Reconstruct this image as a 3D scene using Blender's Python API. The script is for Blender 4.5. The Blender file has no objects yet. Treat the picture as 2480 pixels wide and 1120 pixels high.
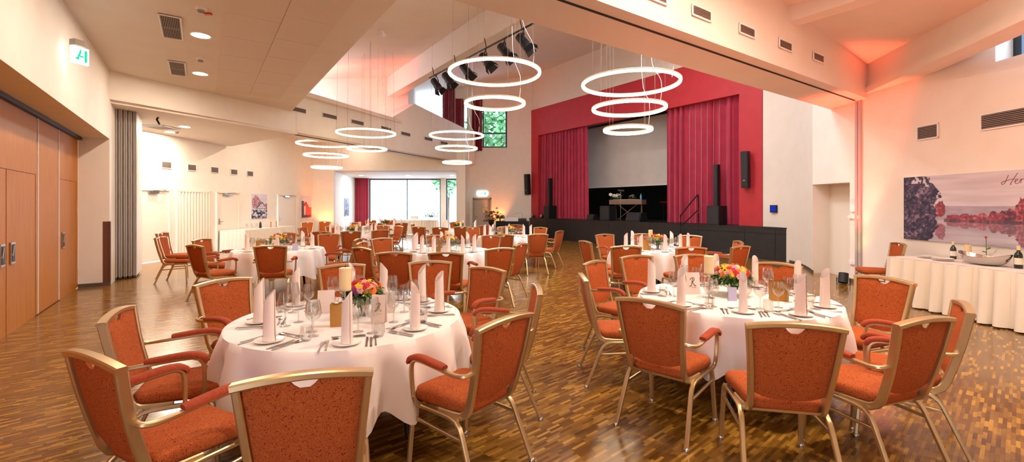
import bpy, bmesh, math, random
from math import sin, cos, pi, radians, sqrt, atan2, hypot
from mathutils import Vector, Matrix
random.seed(7)
SC = bpy.context.scene
COL = SC.collection
# ------------------------------------------------------------------ camera
EYE = 1.6; FPX = 1090.0; CX = 1240.0; HY = 498.0
cam = bpy.data.cameras.new('camera'); camo = bpy.data.objects.new('camera', cam); COL.objects.link(camo)
camo.location = (0, 0, EYE); camo.rotation_euler = (pi/2, 0, 0)
cam.sensor_width = 36; cam.lens = FPX/2480*36; cam.shift_y = -(560-HY)/2480
cam.clip_start = .05; cam.clip_end = 200
SC.camera = camo
SC.view_settings.view_transform = 'Standard'; SC.view_settings.look = 'None'; SC.view_settings.gamma = 1
def at(x, y, Z):
    d = FPX*(EYE-Z)/(y-HY); return ((x-CX)/FPX*d, d)
# hall axes: U runs along stage front and wooden wall, V square to it, A along the folding partition line
U = (-.569, .822); V = (.822, .569); AX = (.399, .917)
def lin(p, d, s): return (p[0]+d[0]*s, p[1]+d[1]*s)
# ------------------------------------------------------------------ materials
def hx(h):
    h = h.lstrip('#'); c = [int(h[i:i+2], 16)/255 for i in (0, 2, 4)]
    return tuple((x/12.92 if x <= .04045 else ((x+.055)/1.055)**2.4) for x in c)+(1,)
MATS = {}
def pm(name, col, rough=.5, metal=0, **kw):
    m = bpy.data.materials.new(name); m.use_nodes = True
    b = m.node_tree.nodes['Principled BSDF']
    b.inputs['Base Color'].default_value = hx(col) if isinstance(col, str) else col
    b.inputs['Roughness'].default_value = rough; b.inputs['Metallic'].default_value = metal
    for k, v in kw.items(): b.inputs[k.replace('_', ' ')].default_value = v
    MATS[name] = m; return m
def nodes(m): return m.node_tree.nodes, m.node_tree.links, m.node_tree.nodes['Principled BSDF']
def math_node(n, l, op, a, b=None):
    x = n.new('ShaderNodeMath'); x.operation = op
    for i, v in enumerate((a, b)):
        if v is None: continue
        if isinstance(v, (int, float)): x.inputs[i].default_value = v
        else: l.new(v, x.inputs[i])
    return x.outputs[0]
def ramp(n, l, fac, stops, const=False):
    r = n.new('ShaderNodeValToRGB'); e = r.color_ramp.elements
    if const: r.color_ramp.interpolation = 'CONSTANT'
    while len(e) < len(stops): e.new(.5)
    for k, (p, c) in zip(e, stops): k.position = p; k.color = hx(c) if isinstance(c, str) else c
    l.new(fac, r.inputs[0]); return r.outputs[0]
def bumpy(m, scale=60, strength=.15, dist=.01, coord='Object'):
    n, l, b = nodes(m)
    t = n.new('ShaderNodeTexCoord'); z = n.new('ShaderNodeTexNoise'); z.inputs['Scale'].default_value = scale
    l.new(t.outputs[coord], z.inputs['Vector'])
    u = n.new('ShaderNodeBump'); u.inputs['Strength'].default_value = strength; u.inputs['Distance'].default_value = dist
    l.new(z.outputs[0], u.inputs['Height']); l.new(u.outputs[0], b.inputs['Normal'])
def mottled(name, c1, c2, scale, rough=.6, **kw):
    m = pm(name, c1, rough, **kw); n, l, b = nodes(m)
    t = n.new('ShaderNodeTexCoord'); z = n.new('ShaderNodeTexNoise'); z.inputs['Scale'].default_value = scale; z.inputs['Detail'].default_value = 4
    l.new(t.outputs['Object'], z.inputs['Vector'])
    l.new(ramp(n, l, z.outputs[0], [(.35, c1), (.65, c2)]), b.inputs['Base Color']); return m
def emit(name, col, s):
    m = bpy.data.materials.new(name); m.use_nodes = True; n = m.node_tree.nodes; n.clear()
    e = n.new('ShaderNodeEmission'); e.inputs[0].default_value = hx(col); e.inputs[1].default_value = s
    o = n.new('ShaderNodeOutputMaterial'); m.node_tree.links.new(e.outputs[0], o.inputs[0]); MATS[name] = m; return m

WALL = mottled('wall_paint', '#EEE6DA', '#EBE2D5', 3, .75); bumpy(WALL, 240, .05, .002)
CEIL = mottled('ceiling_paint', '#E9DFD2', '#E6DBCD', 2, .8)
PANELM = pm('ceiling_board', '#E2D5C5', .8)
TRIM = pm('grey_baseboard', '#5B4E45', .5)
RED = mottled('red_paint', '#BE2C36', '#B62833', 3, .55)
BLACKW = pm('black_drape', '#060607', .9)
STAGEM = mottled('stage_panel', '#1C1B1E', '#232226', 5, .45)
DECK = mottled('stage_deck', '#1B1715', '#26201C', 9, .4)
SOFM = pm('niche_paint', '#D9C8B4', .7)
DOORM = pm('door_cream', '#E9DDCB', .45)
DOORG = pm('door_beige', '#C9B79F', .5)
STEEL = pm('brushed_steel', '#B9B7B2', .3, 1)
CHROME = pm('chrome', '#D8D8D8', .1, 1)
DARK = pm('dark_metal', '#17181A', .45, .3)
BLACKP = pm('black_plastic', '#0B0B0D', .5)
GREYF = pm('anthracite_frame', '#2C3640', .45, .2)
WHITEP = pm('white_plastic', '#ECEAE6', .4)
GRILLE = pm('vent_grille', '#8F7F72', .5, .3)
VENTD = pm('vent_dark', '#1D1713', .8)
EDGEG = pm('edge_guard', '#6A4030', .4)
PARTM = pm('partition_grey', '#B4ABA4', .45, .15)
PARTD = pm('partition_seal', '#4A4440', .6)
SCREENM = mottled('projection_cloth', '#D8D3CC', '#D0CBC4', 1.2, .75)
SCREENM.node_tree.nodes['Principled BSDF'].inputs['Roughness'].default_value = .8
GOLD = pm('champagne_metal', '#C9AE82', .34, .85); bumpy(GOLD, 500, .04, .001)
CLOTH = pm('white_damask', '#F2E6DF', .85, Sheen_Weight=.15); bumpy(CLOTH, 900, .06, .001)
NAPK = pm('napkin_linen', '#F5E2D8', .85, Sheen_Weight=.2); bumpy(NAPK, 1200, .1, .001)
SKIRT = pm('cream_skirt', '#F2E8D8', .85); 
CHINA = pm('white_china', '#F4EFE8', .18)
CUTL = pm('cutlery_steel', '#B9B6B4', .28, 1)
WAX = pm('cream_wax', '#F2D9A8', .5, Subsurface_Weight=.2)
PAPER = pm('card_paper', '#F6E3DA', .8)
LILAC = pm('lilac_paper', '#B9B4D2', .8)
INK = pm('black_ink', '#1E2A24', .7)
INKR = pm('maroon_ink', '#7A2B33', .7)
GOLDP = pm('gold_paper', '#B98438', .5, .4); bumpy(GOLDP, 60, .3, .01)
GREEN = mottled('leaf_green', '#2C5A1C', '#5C8A2C', 30, .5)
STEMM = pm('stem_green', '#4A6B2A', .6)
BARK = pm('bark', '#54402C', .9)
FLW = {k: pm('petal_'+k, c, .6) for k, c in dict(orange='#F07A1E', yellow='#F6C414', red='#D0201C', pink='#F0A8A8', purple='#A81E86', peach='#F2A070', violet='#A486CC', white='#F3EFE4').items()}
SEEDS = pm('seed_brown', '#2A1508', .9)
BOTTLE = pm('bottle_glass', '#0E1C0E', .08, Coat_Weight=.5)
LABELM = pm('bottle_label', '#EFE6D4', .6)
SILVER = pm('hammered_silver', '#C8C4BE', .16, 1); bumpy(SILVER, 22, .25, .02)
REDP = pm('extinguisher_red', '#C01818', .35)
BLUESC = emit('blue_screen', '#1B2C9A', 1.0)
CURT = mottled('curtain_velvet', '#B62A4A', '#A82342', 2.5, .7, Sheen_Weight=.3)
CURT2 = mottled('curtain_maroon', '#8E2434', '#7C1D2C', 2.5, .75)
RINGL = emit('ring_light', '#FFE3BA', 8)
DOWNL = emit('downlight_disc', '#FFE8C4', 14)
EXITL = emit('exit_panel', '#E8FFFA', 6)
EXITG = emit('exit_green', '#0FB07A', 1.6)
RINGH = pm('ring_housing', '#C9B7A0', .5)
LEDY = emit('uplight_lens', '#FF6A30', 8)
# orange scroll fabric
FAB = pm('scroll_fabric', '#C8622A', .9, Specular_IOR_Level=.25)
n, l, b = nodes(FAB)
t = n.new('ShaderNodeTexCoord'); z = n.new('ShaderNodeTexNoise'); z.inputs['Scale'].default_value = 50; z.inputs['Detail'].default_value = 0; z.inputs['Distortion'].default_value = .9
l.new(t.outputs['Object'], z.inputs['Vector'])
v2 = n.new('ShaderNodeTexNoise'); v2.inputs['Scale'].default_value = 70; v2.inputs['Detail'].default_value = 1; l.new(t.outputs['Object'], v2.inputs['Vector'])
con = math_node(n, l, 'ABSOLUTE', math_node(n, l, 'SUBTRACT', math_node(n, l, 'FRACT', math_node(n, l, 'MULTIPLY', z.outputs[0], 6)), .5))
ln = math_node(n, l, 'LESS_THAN', con, .12); gap = math_node(n, l, 'GREATER_THAN', v2.outputs[0], .33)
fac = math_node(n, l, 'MULTIPLY', gap, ln)
mc = n.new('ShaderNodeMix'); mc.data_type = 'RGBA'; l.new(fac, mc.inputs[0])
mc.inputs[6].default_value = hx('#B25B29'); mc.inputs[7].default_value = hx('#842A10')
l.new(mc.outputs[2], b.inputs['Base Color'])
bp = n.new('ShaderNodeBump'); bp.inputs['Strength'].default_value = .25; bp.inputs['Distance'].default_value = .002
l.new(v2.outputs[0], bp.inputs['Height']); l.new(bp.outputs[0], b.inputs['Normal'])
ARMF = mottled('arm_pad_fabric', '#A84824', '#963818', 90, .9)
# mosaic parquet: narrow strips running slantwise across the hall
FLOORM = pm('strip_parquet', '#7A4E26', .26)
n, l, b = nodes(FLOORM)
t = n.new('ShaderNodeTexCoord'); mp = n.new('ShaderNodeMapping'); mp.inputs['Rotation'].default_value = (0, 0, -radians(41.5))
l.new(t.outputs['Object'], mp.inputs['Vector']); sx = n.new('ShaderNodeSeparateXYZ'); l.new(mp.outputs[0], sx.inputs[0])
rowf = math_node(n, l, 'DIVIDE', sx.outputs[1], .022); row = math_node(n, l, 'FLOOR', rowf)
wn = n.new('ShaderNodeTexWhiteNoise'); wn.noise_dimensions = '1D'; l.new(row, wn.inputs['W'])
xo = math_node(n, l, 'ADD', math_node(n, l, 'DIVIDE', sx.outputs[0], .125), math_node(n, l, 'MULTIPLY', wn.outputs['Value'], 7.3))
cell = math_node(n, l, 'FLOOR', xo); cv = n.new('ShaderNodeCombineXYZ'); l.new(row, cv.inputs[0]); l.new(cell, cv.inputs[1])
w2 = n.new('ShaderNodeTexWhiteNoise'); w2.noise_dimensions = '2D'; l.new(cv.outputs[0], w2.inputs['Vector'])
grain = n.new('ShaderNodeTexNoise'); grain.inputs['Scale'].default_value = 1
mg = n.new('ShaderNodeMapping'); mg.inputs['Scale'].default_value = (9, 160, 1); l.new(mp.outputs[0], mg.inputs[0]); l.new(mg.outputs[0], grain.inputs['Vector'])
val = math_node(n, l, 'ADD', w2.outputs['Value'], math_node(n, l, 'MULTIPLY', math_node(n, l, 'SUBTRACT', grain.outputs[0], .5), .35))
base = ramp(n, l, val, [(0, '#5F3D14'), (.4, '#78511B'), (.78, '#8C6323'), (1, '#B28434')])
gx = math_node(n, l, 'LESS_THAN', math_node(n, l, 'FRACT', rowf), .05); gy = math_node(n, l, 'LESS_THAN', math_node(n, l, 'FRACT', xo), .008)
gj = math_node(n, l, 'MULTIPLY', math_node(n, l, 'MAXIMUM', gx, gy), .35)
mj = n.new('ShaderNodeMix'); mj.data_type = 'RGBA'; l.new(gj, mj.inputs[0]); l.new(base, mj.inputs[6]); mj.inputs[7].default_value = hx('#2A170B')
l.new(mj.outputs[2], b.inputs['Base Color'])
rr = math_node(n, l, 'ADD', math_node(n, l, 'MULTIPLY', w2.outputs['Value'], .05), .18); l.new(rr, b.inputs['Roughness'])
b.inputs['Coat Weight'].default_value = .15; b.inputs['Coat Roughness'].default_value = .12
# wood veneer of the folding wall
WOOD = pm('oak_veneer', '#C07F38', .5, Specular_IOR_Level=.3)
n, l, b = nodes(WOOD)
t = n.new('ShaderNodeTexCoord'); mp = n.new('ShaderNodeMapping'); mp.inputs['Scale'].default_value = (26, 26, 1.1); l.new(t.outputs['Object'], mp.inputs[0])
z = n.new('ShaderNodeTexNoise'); z.inputs['Scale'].default_value = 2; z.inputs['Detail'].default_value = 5; l.new(mp.outputs[0], z.inputs['Vector'])
l.new(ramp(n, l, z.outputs[0], [(.3, '#A86318'), (.7, '#C07A28')]), b.inputs['Base Color'])
# thin clear glass: lets light straight through, mirrors a little at grazing angles
def glassy(name, tint, lo, hi, rough=.03):
    m = bpy.data.materials.new(name); m.use_nodes = True; n = m.node_tree.nodes; l = m.node_tree.links; n.clear()
    tr = n.new('ShaderNodeBsdfTransparent'); tr.inputs[0].default_value = hx(tint)
    gl = n.new('ShaderNodeBsdfGlossy'); gl.inputs['Roughness'].default_value = rough
    lw = n.new('ShaderNodeLayerWeight'); lw.inputs[0].default_value = .35
    mr = n.new('ShaderNodeMapRange'); mr.inputs[3].default_value = lo; mr.inputs[4].default_value = hi; l.new(lw.outputs['Facing'], mr.inputs[0])
    mi = n.new('ShaderNodeMixShader'); l.new(mr.outputs[0], mi.inputs[0]); l.new(tr.outputs[0], mi.inputs[1]); l.new(gl.outputs[0], mi.inputs[2])
    o = n.new('ShaderNodeOutputMaterial'); l.new(mi.outputs[0], o.inputs[0]); MATS[name] = m; return m
GLASS = glassy('drinking_glass', '#F2F2F0', .09, .8)
PANE = glassy('window_pane', '#F6FBFF', .03, .4)
# painted canvas uses colours stored on the mesh
def attr_mat(name):
    m = pm(name, '#FFFFFF', .7); n, l, b = nodes(m)
    a = n.new('ShaderNodeAttribute'); a.attribute_name = 'Paint'; l.new(a.outputs['Color'], b.inputs['Base Color']); return m
CANVAS = attr_mat('printed_canvas')

# ------------------------------------------------------------------ mesh builder
class MB:
    def __init__(s): s.v = []; s.f = []; s.m = []
    def add(s, vs, fs, mi=0):
        o = len(s.v); s.v += [tuple(x) for x in vs]; s.f += [tuple(i+o for i in f) for f in fs]; s.m += [mi]*len(fs); return s
    def box(s, c, sz, rz=0, mi=0):
        x, y, z = (k/2 for k in sz); R = Matrix.Rotation(rz, 3, 'Z') if not isinstance(rz, Matrix) else rz; c = Vector(c)
        vs = [c+R@Vector((a*x, b_*y, d*z)) for d in (-1, 1) for b_ in (-1, 1) for a in (-1, 1)]
        return s.add(vs, [(0, 2, 3, 1), (4, 5, 7, 6), (0, 1, 5, 4), (2, 6, 7, 3), (0, 4, 6, 2), (1, 3, 7, 5)], mi)
    def prism(s, poly, z0, z1, mi=0):
        a = sum(p[0]*q[1]-q[0]*p[1] for p, q in zip(poly, poly[1:]+poly[:1]))
        if a < 0: poly = poly[::-1]
        k = len(poly); z0 = z0 if callable(z0) else (lambda x, y, c=z0: c); z1 = z1 if callable(z1) else (lambda x, y, c=z1: c)
        vs = [(x, y, z0(x, y)) for x, y in poly]+[(x, y, z1(x, y)) for x, y in poly]
        return s.add(vs, [tuple(range(k))[::-1], tuple(range(k, 2*k))]+[(i, (i+1) % k, k+(i+1) % k, k+i) for i in range(k)], mi)
    def slab(s, p, q, z0, z1, th, mi=0):
        """upright slab whose seen face runs p->q; thickness goes to the left of p->q"""
        d = Vector((q[0]-p[0], q[1]-p[1])).normalized(); nrm = Vector((-d.y, d.x))*th
        return s.prism([p, q, (q[0]+nrm.x, q[1]+nrm.y), (p[0]+nrm.x, p[1]+nrm.y)], z0, z1, mi)
    def wall(s, p, q, z0, z1, th, holes=(), mi=0):
        L = hypot(q[0]-p[0], q[1]-p[1]); d = ((q[0]-p[0])/L, (q[1]-p[1])/L)
        ss = sorted({0, L} | {h for o in holes for h in o[:2]}); zs = sorted({z0, z1} | {h for o in holes for h in o[2:]})
        for a, b_ in zip(ss, ss[1:]):
            run = None
            for c, e in list(zip(zs, zs[1:]))+[(None, None)]:
                solid = c is not None and not any(o[0]-1e-6 <= a and b_ <= o[1]+1e-6 and o[2]-1e-6 <= c and e <= o[3]+1e-6 for o in holes)
                if solid: run = (run[0], e) if run else (c, e)
                elif run: s.slab(lin(p, d, a), lin(p, d, b_), run[0], run[1], th, mi); run = None
        return s
    def sweep(s, path, prof, up=(0, 0, 1), closed=False, caps=True, mi=0, scale=None):
        P = [Vector(p) for p in path]; k = len(prof); n_ = len(P); up = Vector(up); vs = []
        for i, p in enumerate(P):
            a = P[(i-1) % n_] if (closed or i) else P[i]; c = P[(i+1) % n_] if (closed or i < n_-1) else P[i]
            t_ = (c-a).normalized(); sd = t_.cross(up)
            if sd.length < 1e-4: sd = t_.cross(Vector((0, 1, .01)))
            sd.normalize(); u_ = sd.cross(t_); f = scale(i/(n_-1)) if scale else 1
            vs += [p+sd*(x*f)+u_*(y*f) for x, y in prof]
        fs = []
        for i in range(n_ if closed else n_-1):
            j = (i+1) % n_
            fs += [(i*k+a, i*k+(a+1) % k, j*k+(a+1) % k, j*k+a) for a in range(k)]
        if caps and not closed: fs += [tuple(range(k))[::-1], tuple((n_-1)*k+a for a in range(k))]
        return s.add(vs, fs, mi)
    def lathe(s, prof, n_=20, c=(0, 0, 0), mi=0, sx=1, sy=1):
        vs = []; fs = []; k = len(prof)
        for r, z_ in prof: vs += [(c[0]+r*cos(2*pi*i/n_)*sx, c[1]+r*sin(2*pi*i/n_)*sy, c[2]+z_) for i in range(n_)]
        for j in range(k-1): fs += [(j*n_+i, j*n_+(i+1) % n_, (j+1)*n_+(i+1) % n_, (j+1)*n_+i) for i in range(n_)]
        fs += [tuple(range(n_))[::-1], tuple((k-1)*n_+i for i in range(n_))]
        return s.add(vs, fs, mi)
    def grid(s, nu, nv, fn, cu=False, mi=0):
        vs = [fn(i/(nu if cu else nu-1), j/(nv-1)) for j in range(nv) for i in range(nu)]
        fs = [(j*nu+i, j*nu+(i+1) % nu, (j+1)*nu+(i+1) % nu, (j+1)*nu+i) for j in range(nv-1) for i in range(nu if cu else nu-1)]
        return s.add(vs, fs, mi)
    def mesh(s, name, mats, smooth=40):
        me = bpy.data.meshes.new(name); me.from_pydata(s.v, [], s.f)
        for m in (mats if isinstance(mats, (list, tuple)) else [mats]): me.materials.append(m)
        me.polygons.foreach_set('material_index', s.m)
        bm = bmesh.new(); bm.from_mesh(me); bmesh.ops.remove_doubles(bm, verts=bm.verts, dist=1e-6) if False else None
        bmesh.ops.recalc_face_normals(bm, faces=bm.faces); bm.to_mesh(me); bm.free()
        if smooth:
            me.polygons.foreach_set('use_smooth', [True]*len(me.polygons)); me.set_sharp_from_angle(angle=radians(smooth))
        me.update(); return me
    def build(s, name, mats, parent=None, smooth=40):
        return link(name, s.mesh(name, mats, smooth), parent)
def link(name, me, parent=None):
    o = bpy.data.objects.new(name, me); COL.objects.link(o)
    if parent: o.parent = parent
    return o
def rect(w, h, r=None):
    r = min(w, h)*.22 if r is None else r; w /= 2; h /= 2
    return [(w-r, -h), (w, -h+r), (w, h-r), (w-r, h), (-w+r, h), (-w, h-r), (-w, -h+r), (-w+r, -h)]
def circ(r, k=8): return [(r*cos(2*pi*i/k), r*sin(2*pi*i/k)) for i in range(k)]
def bez(pts, n_=6):
    """smooth path through points (Catmull-Rom)"""
    P = [Vector(p) for p in pts]; out = []
    for i in range(len(P)-1):
        a = P[max(i-1, 0)]; b_ = P[i]; c = P[i+1]; d = P[min(i+2, len(P)-1)]
        for k in range(n_):
            t_ = k/n_; out.append(.5*((2*b_)+(c-a)*t_+(2*a-5*b_+4*c-d)*t_*t_+(3*b_-a-3*c+d)*t_**3))
    return out+[P[-1]]
def tag(o, label=None, cat=None, group=None, kind=None):
    if label: o['label'] = label
    if cat: o['category'] = cat
    if group: o['group'] = group
    if kind: o['kind'] = kind
    return o
def thing(name, label, cat, loc=(0, 0, 0), rz=0, group=None):
    o = bpy.data.objects.new(name, None); o.empty_display_size = .1; COL.objects.link(o)
    o.location = loc; o.rotation_euler = (0, 0, rz); return tag(o, label, cat, group)
def one(name, mb, mat, label, cat, loc=(0, 0, 0), rz=0, group=None, smooth=40):
    o = mb.build(name, mat, None, smooth) if isinstance(mb, MB) else link(name, mb)
    o.location = loc; o.rotation_euler = (0, 0, rz); return tag(o, label, cat, group)
KIDS = {}
def dup(root, loc, rz, label, group=None):
    r = root.copy(); COL.objects.link(r); r.location = loc; r.rotation_euler = (0, 0, rz); r['label'] = label
    if group: r['group'] = group
    for ch in list(root.children):
        c = ch.copy(); COL.objects.link(c); c.parent = r
        for g in list(ch.children):
            d = g.copy(); COL.objects.link(d); d.parent = c
    return r
def struct(name, mb, mat, label=None, parent=None, smooth=40):
    o = mb.build(name, mat, parent, smooth) if isinstance(mb, MB) else mb
    if not parent: o['kind'] = 'structure'
    if label: o['label'] = label
    return o
# ================================================================== SETTING
P0 = (-8.04, 8.99)                      # corner of the left wall beside the folding partition
PIN = (-8.42, 8.73)                     # same corner on the recessed wooden wall
W0 = (7.64, 13.7)                       # right end of red proscenium
YB = 23.3                               # back wall
def bx(px): return (px-CX)/FPX*YB
def bz(py): return EYE+(HY-py)/FPX*YB
def whx(d): return -10.2+.0823*(d-12.46) # white side-room wall
def tt(x, y): return (x+5.55)*V[0]+(y-11.8)*V[1]
hallz = lambda x, y: 5.95+.2*tt(x, y)
frontz = lambda x, y: 4.4-(1.122*(x-7.22)-.468*(y-9.08))/6.506

struct('floor', MB().prism([(-14, -3), (11, -3), (11, 31), (-14, 31)], -.1, 0), FLOORM, 'glossy brown strip parquet floor of the hall')
uL = 13.2
m = MB().wall(lin(P0, U, -uL), lin(P0, U, .72), 0, 4.4, .46, [(0, uL, 0, 2.93)])
struct('wall_left', m, WALL, 'beige wall above the wooden folding wall')
struct('ceiling', MB().prism([(-8.2, 8.9), (-6.33, 12.92), (3.83, -1.9), (-1.0, -1.9)], 4.3, 4.4), CEIL, 'flat beige ceiling bay over the wooden folding wall')
# acoustic ceiling boards inside the flat bay
m = MB()
for a in range(9):
    for k, (t0, t1) in enumerate(((1.78, 2.465), (2.475, 3.15))):
        u0 = .68-1.05*a-(.35 if k else 0); u1 = u0-1.04
        if k and a == 0:
            q = [lin(lin(P0, V, tv), U, uv) for tv, uv in ((t0, .68), (t1, .72), (t1, u0+.01), (t0, u0+.01))]; m.prism(q, 4.288, 4.31)
        q = [lin(lin(P0, V, tv), U, uv) for tv, uv in ((t0, u0), (t1, u0), (t1, u1), (t0, u1))]; m.prism(q, 4.288, 4.31)
struct('ceiling_panel', m, PANELM, 'field of square acoustic boards on the flat ceiling bay')
m = MB().slab(lin((-5.55, 11.8), U, -16), lin((-5.55, 11.8), U, 1.3), 4.34, 7, .06)
struct('trim_1', m, CEIL, 'vertical edge of the flat ceiling bay')
# wall over the folding partition, with its gable
m = MB(); prof = [(0, 3.73), (15.4, 3.73), (15.4, 5.3), (10.2, 5.75), (8.8, 4.95), (0, 4.95)]
nA = (-.917, .399)
vs = [(*lin(P0, AX, s), z) for s, z in prof]; vs += [(x+nA[0]*(.9 if i < 6 else .9), y+nA[1]*.9, z) for i, (x, y, z) in enumerate(vs)]
m.add(vs, [tuple(range(6)), tuple(range(6, 12))[::-1]]+[(i, (i+1) % 6, 6+(i+1) % 6, 6+i) for i in range(6)])
struct('wall_partition', m, WALL, 'long white beam wall over the folding partition line', smooth=0)
m = MB()
a0 = lin(P0, nA, .38); m.slab(lin(a0, AX, .7), lin(a0, AX, 15.2), 3.715, 3.735, .05)
struct('trim_2', m, VENTD, 'dark partition track under the white beam wall')
# side room
m = MB().wall((whx(8), 8), (whx(YB+.1), YB+.1), 0, 5.0, .3, [(d0-8, d1-8, 0, 2.06) for d0, d1 in ((12.3, 13.33), (13.55, 14.93), (15.17, 16.3), (18.6, 20.0))])
struct('wall_side_room', m, WALL, 'bright white wall with four doors in the side room')
struct('ceiling_side_room', MB().prism([(-8.1, 9.1), (-6.25, 13.1), (-9.78, 15.7), (-10.3, 15.5), (-10.7, 8), (-9.2, 8)], 3.67, 4.85), CEIL, 'low white ceiling of the side room')
struct('ceiling_side_room_high', MB().prism([(-6.0, 13.1), (-4.3, 17.5), (-4.27, 18.6), (-4.4, 21.5), (-9.8, 21.5), (-10.5, 13)], 4.8, 4.92), CEIL, 'upper ceiling of the side room')
struct('wall_setback', MB().slab((-9.2, 15.06), (-4.27, 18.5), 4.8, 7.4, .2).slab((-4.27, 18.5), (-4.95, YB), 4.9, 7.5, .1), WALL, 'set back wall glowing red above the white beam wall')
struct('beam_hall', MB().prism([lin((-4.97, 18), U, .8), lin((-4.97, 18), U, -19), lin(lin((-4.97, 18), V, .35), U, -19), lin(lin((-4.97, 18), V, .35), U, .8)], 5.96, 7.2), CEIL, 'sloping roof beam carrying the stage spotlights')
struct('ceiling_hall', MB().prism([lin((-5.55, 11.8), U, -12), lin((-5.55, 11.8), U, 10), lin(lin((-5.55, 11.8), U, 16), V, 14), lin(lin((-5.55, 11.8), U, -10), V, 14)], hallz, lambda x, y: hallz(x, y)+.15), CEIL, 'sloping white hall ceiling')
# back wall with alcove, exit door and high windows
AL, AR = bx(808), bx(1105)
holes = [(AL, AR, 0, bz(414)), (bx(1145), bx(1190), 0, bz(480)), (bx(988), bx(1076), 4.4, bz(215)), (bx(1121), bx(1133), 4.6, bz(243)), (bx(1160), bx(1228), bz(358), bz(262))]
m = MB().wall((-10.0, YB), (1.05, YB), 0, 9.3, .35, [(a+10, b_+10, c, d) for a, b_, c, d in holes])
struct('wall_back', m, WALL, 'tall back wall with exit door and high windows')
m = MB().slab((-8.55, 21.6), (-9.57, 27.6), 0, 3.6, .2)
m.slab((AR+1.5, 27.6), (AR+1.5, YB+.35), 0, 3.6, .2)
struct('wall_alcove', m, WALL, 'white side wall of the window alcove')
YF = 21.4
def fx_(px): return (px-CX)/FPX*YF
m = MB().wall((-9.9, YF), (fx_(1127), YF), 0, 4.85, .22, [(fx_(808)+9.9, fx_(1105)+9.9, 0, EYE+(HY-414)/FPX*YF)])
m.slab((fx_(1127), YF+.05), (fx_(1127)+.02, YB+.05), 0, 4.85, .15)
struct('wall_alcove_front', m, WALL, 'beige wall around the wide alcove opening')
YA = 27.4
def ax_(px): return (px-CX)/FPX*YA
m = MB().wall((-10.2, YA), (0, YA), 0, 3.6, .3, [(ax_(893)+10.2, ax_(1067)+10.2, 0.1, 3.22), (ax_(1080)+10.2, ax_(1150)+10.2, 0.1, 3.22)])
struct('wall_alcove_end', m, WALL, 'window wall at the end of the alcove')
struct('ceiling_alcove', MB().prism([(-10, 21.5), (-2.4, 21.5), (-2.4, 23.4), (-1.0, 23.7), (-1.0, YA+.1), (-10.2, YA+.1)], EYE+(HY-414)/FPX*YF, 3.6), CEIL, 'white alcove ceiling with downlights')
def window(name, x0, x1, z0, z1, y, bars=(), cross=(), label='', fw=.06):
    w = MB()
    for xa in (x0, x1-fw): w.box((xa+fw/2, y, (z0+z1)/2), (fw, .08, z1-z0))
    for za in (z0, z1-fw): w.box(((x0+x1)/2, y, za+fw/2), (x1-x0, .078, fw))
    for xb in bars: w.box((xb, y, (z0+z1)/2), (fw*.8, .07, z1-z0-.02))
    for zb in cross: w.box(((x0+x1)/2, y, zb), (x1-x0-.02, .07, fw*.9))
    o = w.build(name, GREYF); o['kind'] = 'structure'; o['label'] = label
    MB().box(((x0+x1)/2, y+.01, (z0+z1)/2), (x1-x0-.01, .012, z1-z0-.01)).build('pane', PANE, o)
window('window_1', bx(988), bx(1076), 4.4, bz(215), YB+.2, (), (), 'high window above the gable of the white beam wall', .1)
window('window_2', bx(1121), bx(1133), 4.6, bz(243), YB+.2, (), (), 'narrow high window between two red curtains', .05)
window('window_3', bx(1160), bx(1228), bz(358), bz(262), YB+.2, (bx(1170),), (bz(322),), 'high window with leafy view beside the stage', .08)
window('window_4', ax_(893), ax_(1067), 0.1, 3.22, YA+.15, (ax_(985),), (), 'large bright alcove window', .07)
window('window_5', ax_(1080), ax_(1150), 0.1, 3.22, YA+.15, (), (), 'bright alcove window beside white post', .07)
# right side
m = MB().wall((7.1, 10.63), (7.1, -1.9), 0, 8.3, .42, [(0, 1.17, 0, 2.09), (4.02, 7.4, 3.71, 4.7)])
struct('wall_right', m, WALL, 'white wall behind the skirted buffet with picture and door niche')
cv = [((1-t_)**2*W0[0]+2*t_*(1-t_)*8.12+t_*t_*7.1, (1-t_)**2*W0[1]+2*t_*(1-t_)*12.6+t_*t_*10.63) for t_ in [i/14 for i in range(15)]]
m = MB().prism(cv+[(7.55, 10.63), (8.6, 11.0), (8.6, 13.9), (8.0, 14.1)], 0, 9.3)
m.box((7.75, 10.6, 2.12), (.5, .1, .06))
struct('wall_stage_side', m, WALL, 'white wall between the stage and the door niche')
o = MB().box((7.53, 10.04, 1.06), (.06, 1.2, 2.13)).build('door_1', DOORM); o['kind'] = 'structure'; o['label'] = 'cream door set deep in the right wall niche'
MB().box((7.50, 9.55, 1.03), (.02, .04, .12)).sweep([(7.49, 9.55, 1.05), (7.44, 9.55, 1.05), (7.44, 9.68, 1.05)], circ(.01)).build('door_handle', STEEL, o)
o = MB().box((7.4, 4.9, 4.2), (.06, 3.38, .98)).build('window_6', GREYF); o['kind'] = 'structure'; o['label'] = 'high window at upper right over the buffet wall'
bpy.data.objects.remove(o)
w = MB(); 
for ya, yb in ((3.23, 3.33), (6.5, 6.61), (5.6, 5.7), (4.5, 4.6)): w.box((7.4, (ya+yb)/2, 4.2), (.08, yb-ya, .98))
for za in (3.74, 4.66): w.box((7.4, 4.92, za), (.075, 3.38, .08))
o = w.build('window_6', GREYF); o['kind'] = 'structure'; o['label'] = 'high window at upper right over the buffet wall'
MB().box((7.41, 4.92, 4.2), (.012, 3.3, .9)).build('pane', PANE, o)
struct('wall_rear', MB().slab((7.5, -1.75), (-1.2, -1.75), 0, 5.6, .2), WALL, 'wall at the near end of the hall')
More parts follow.
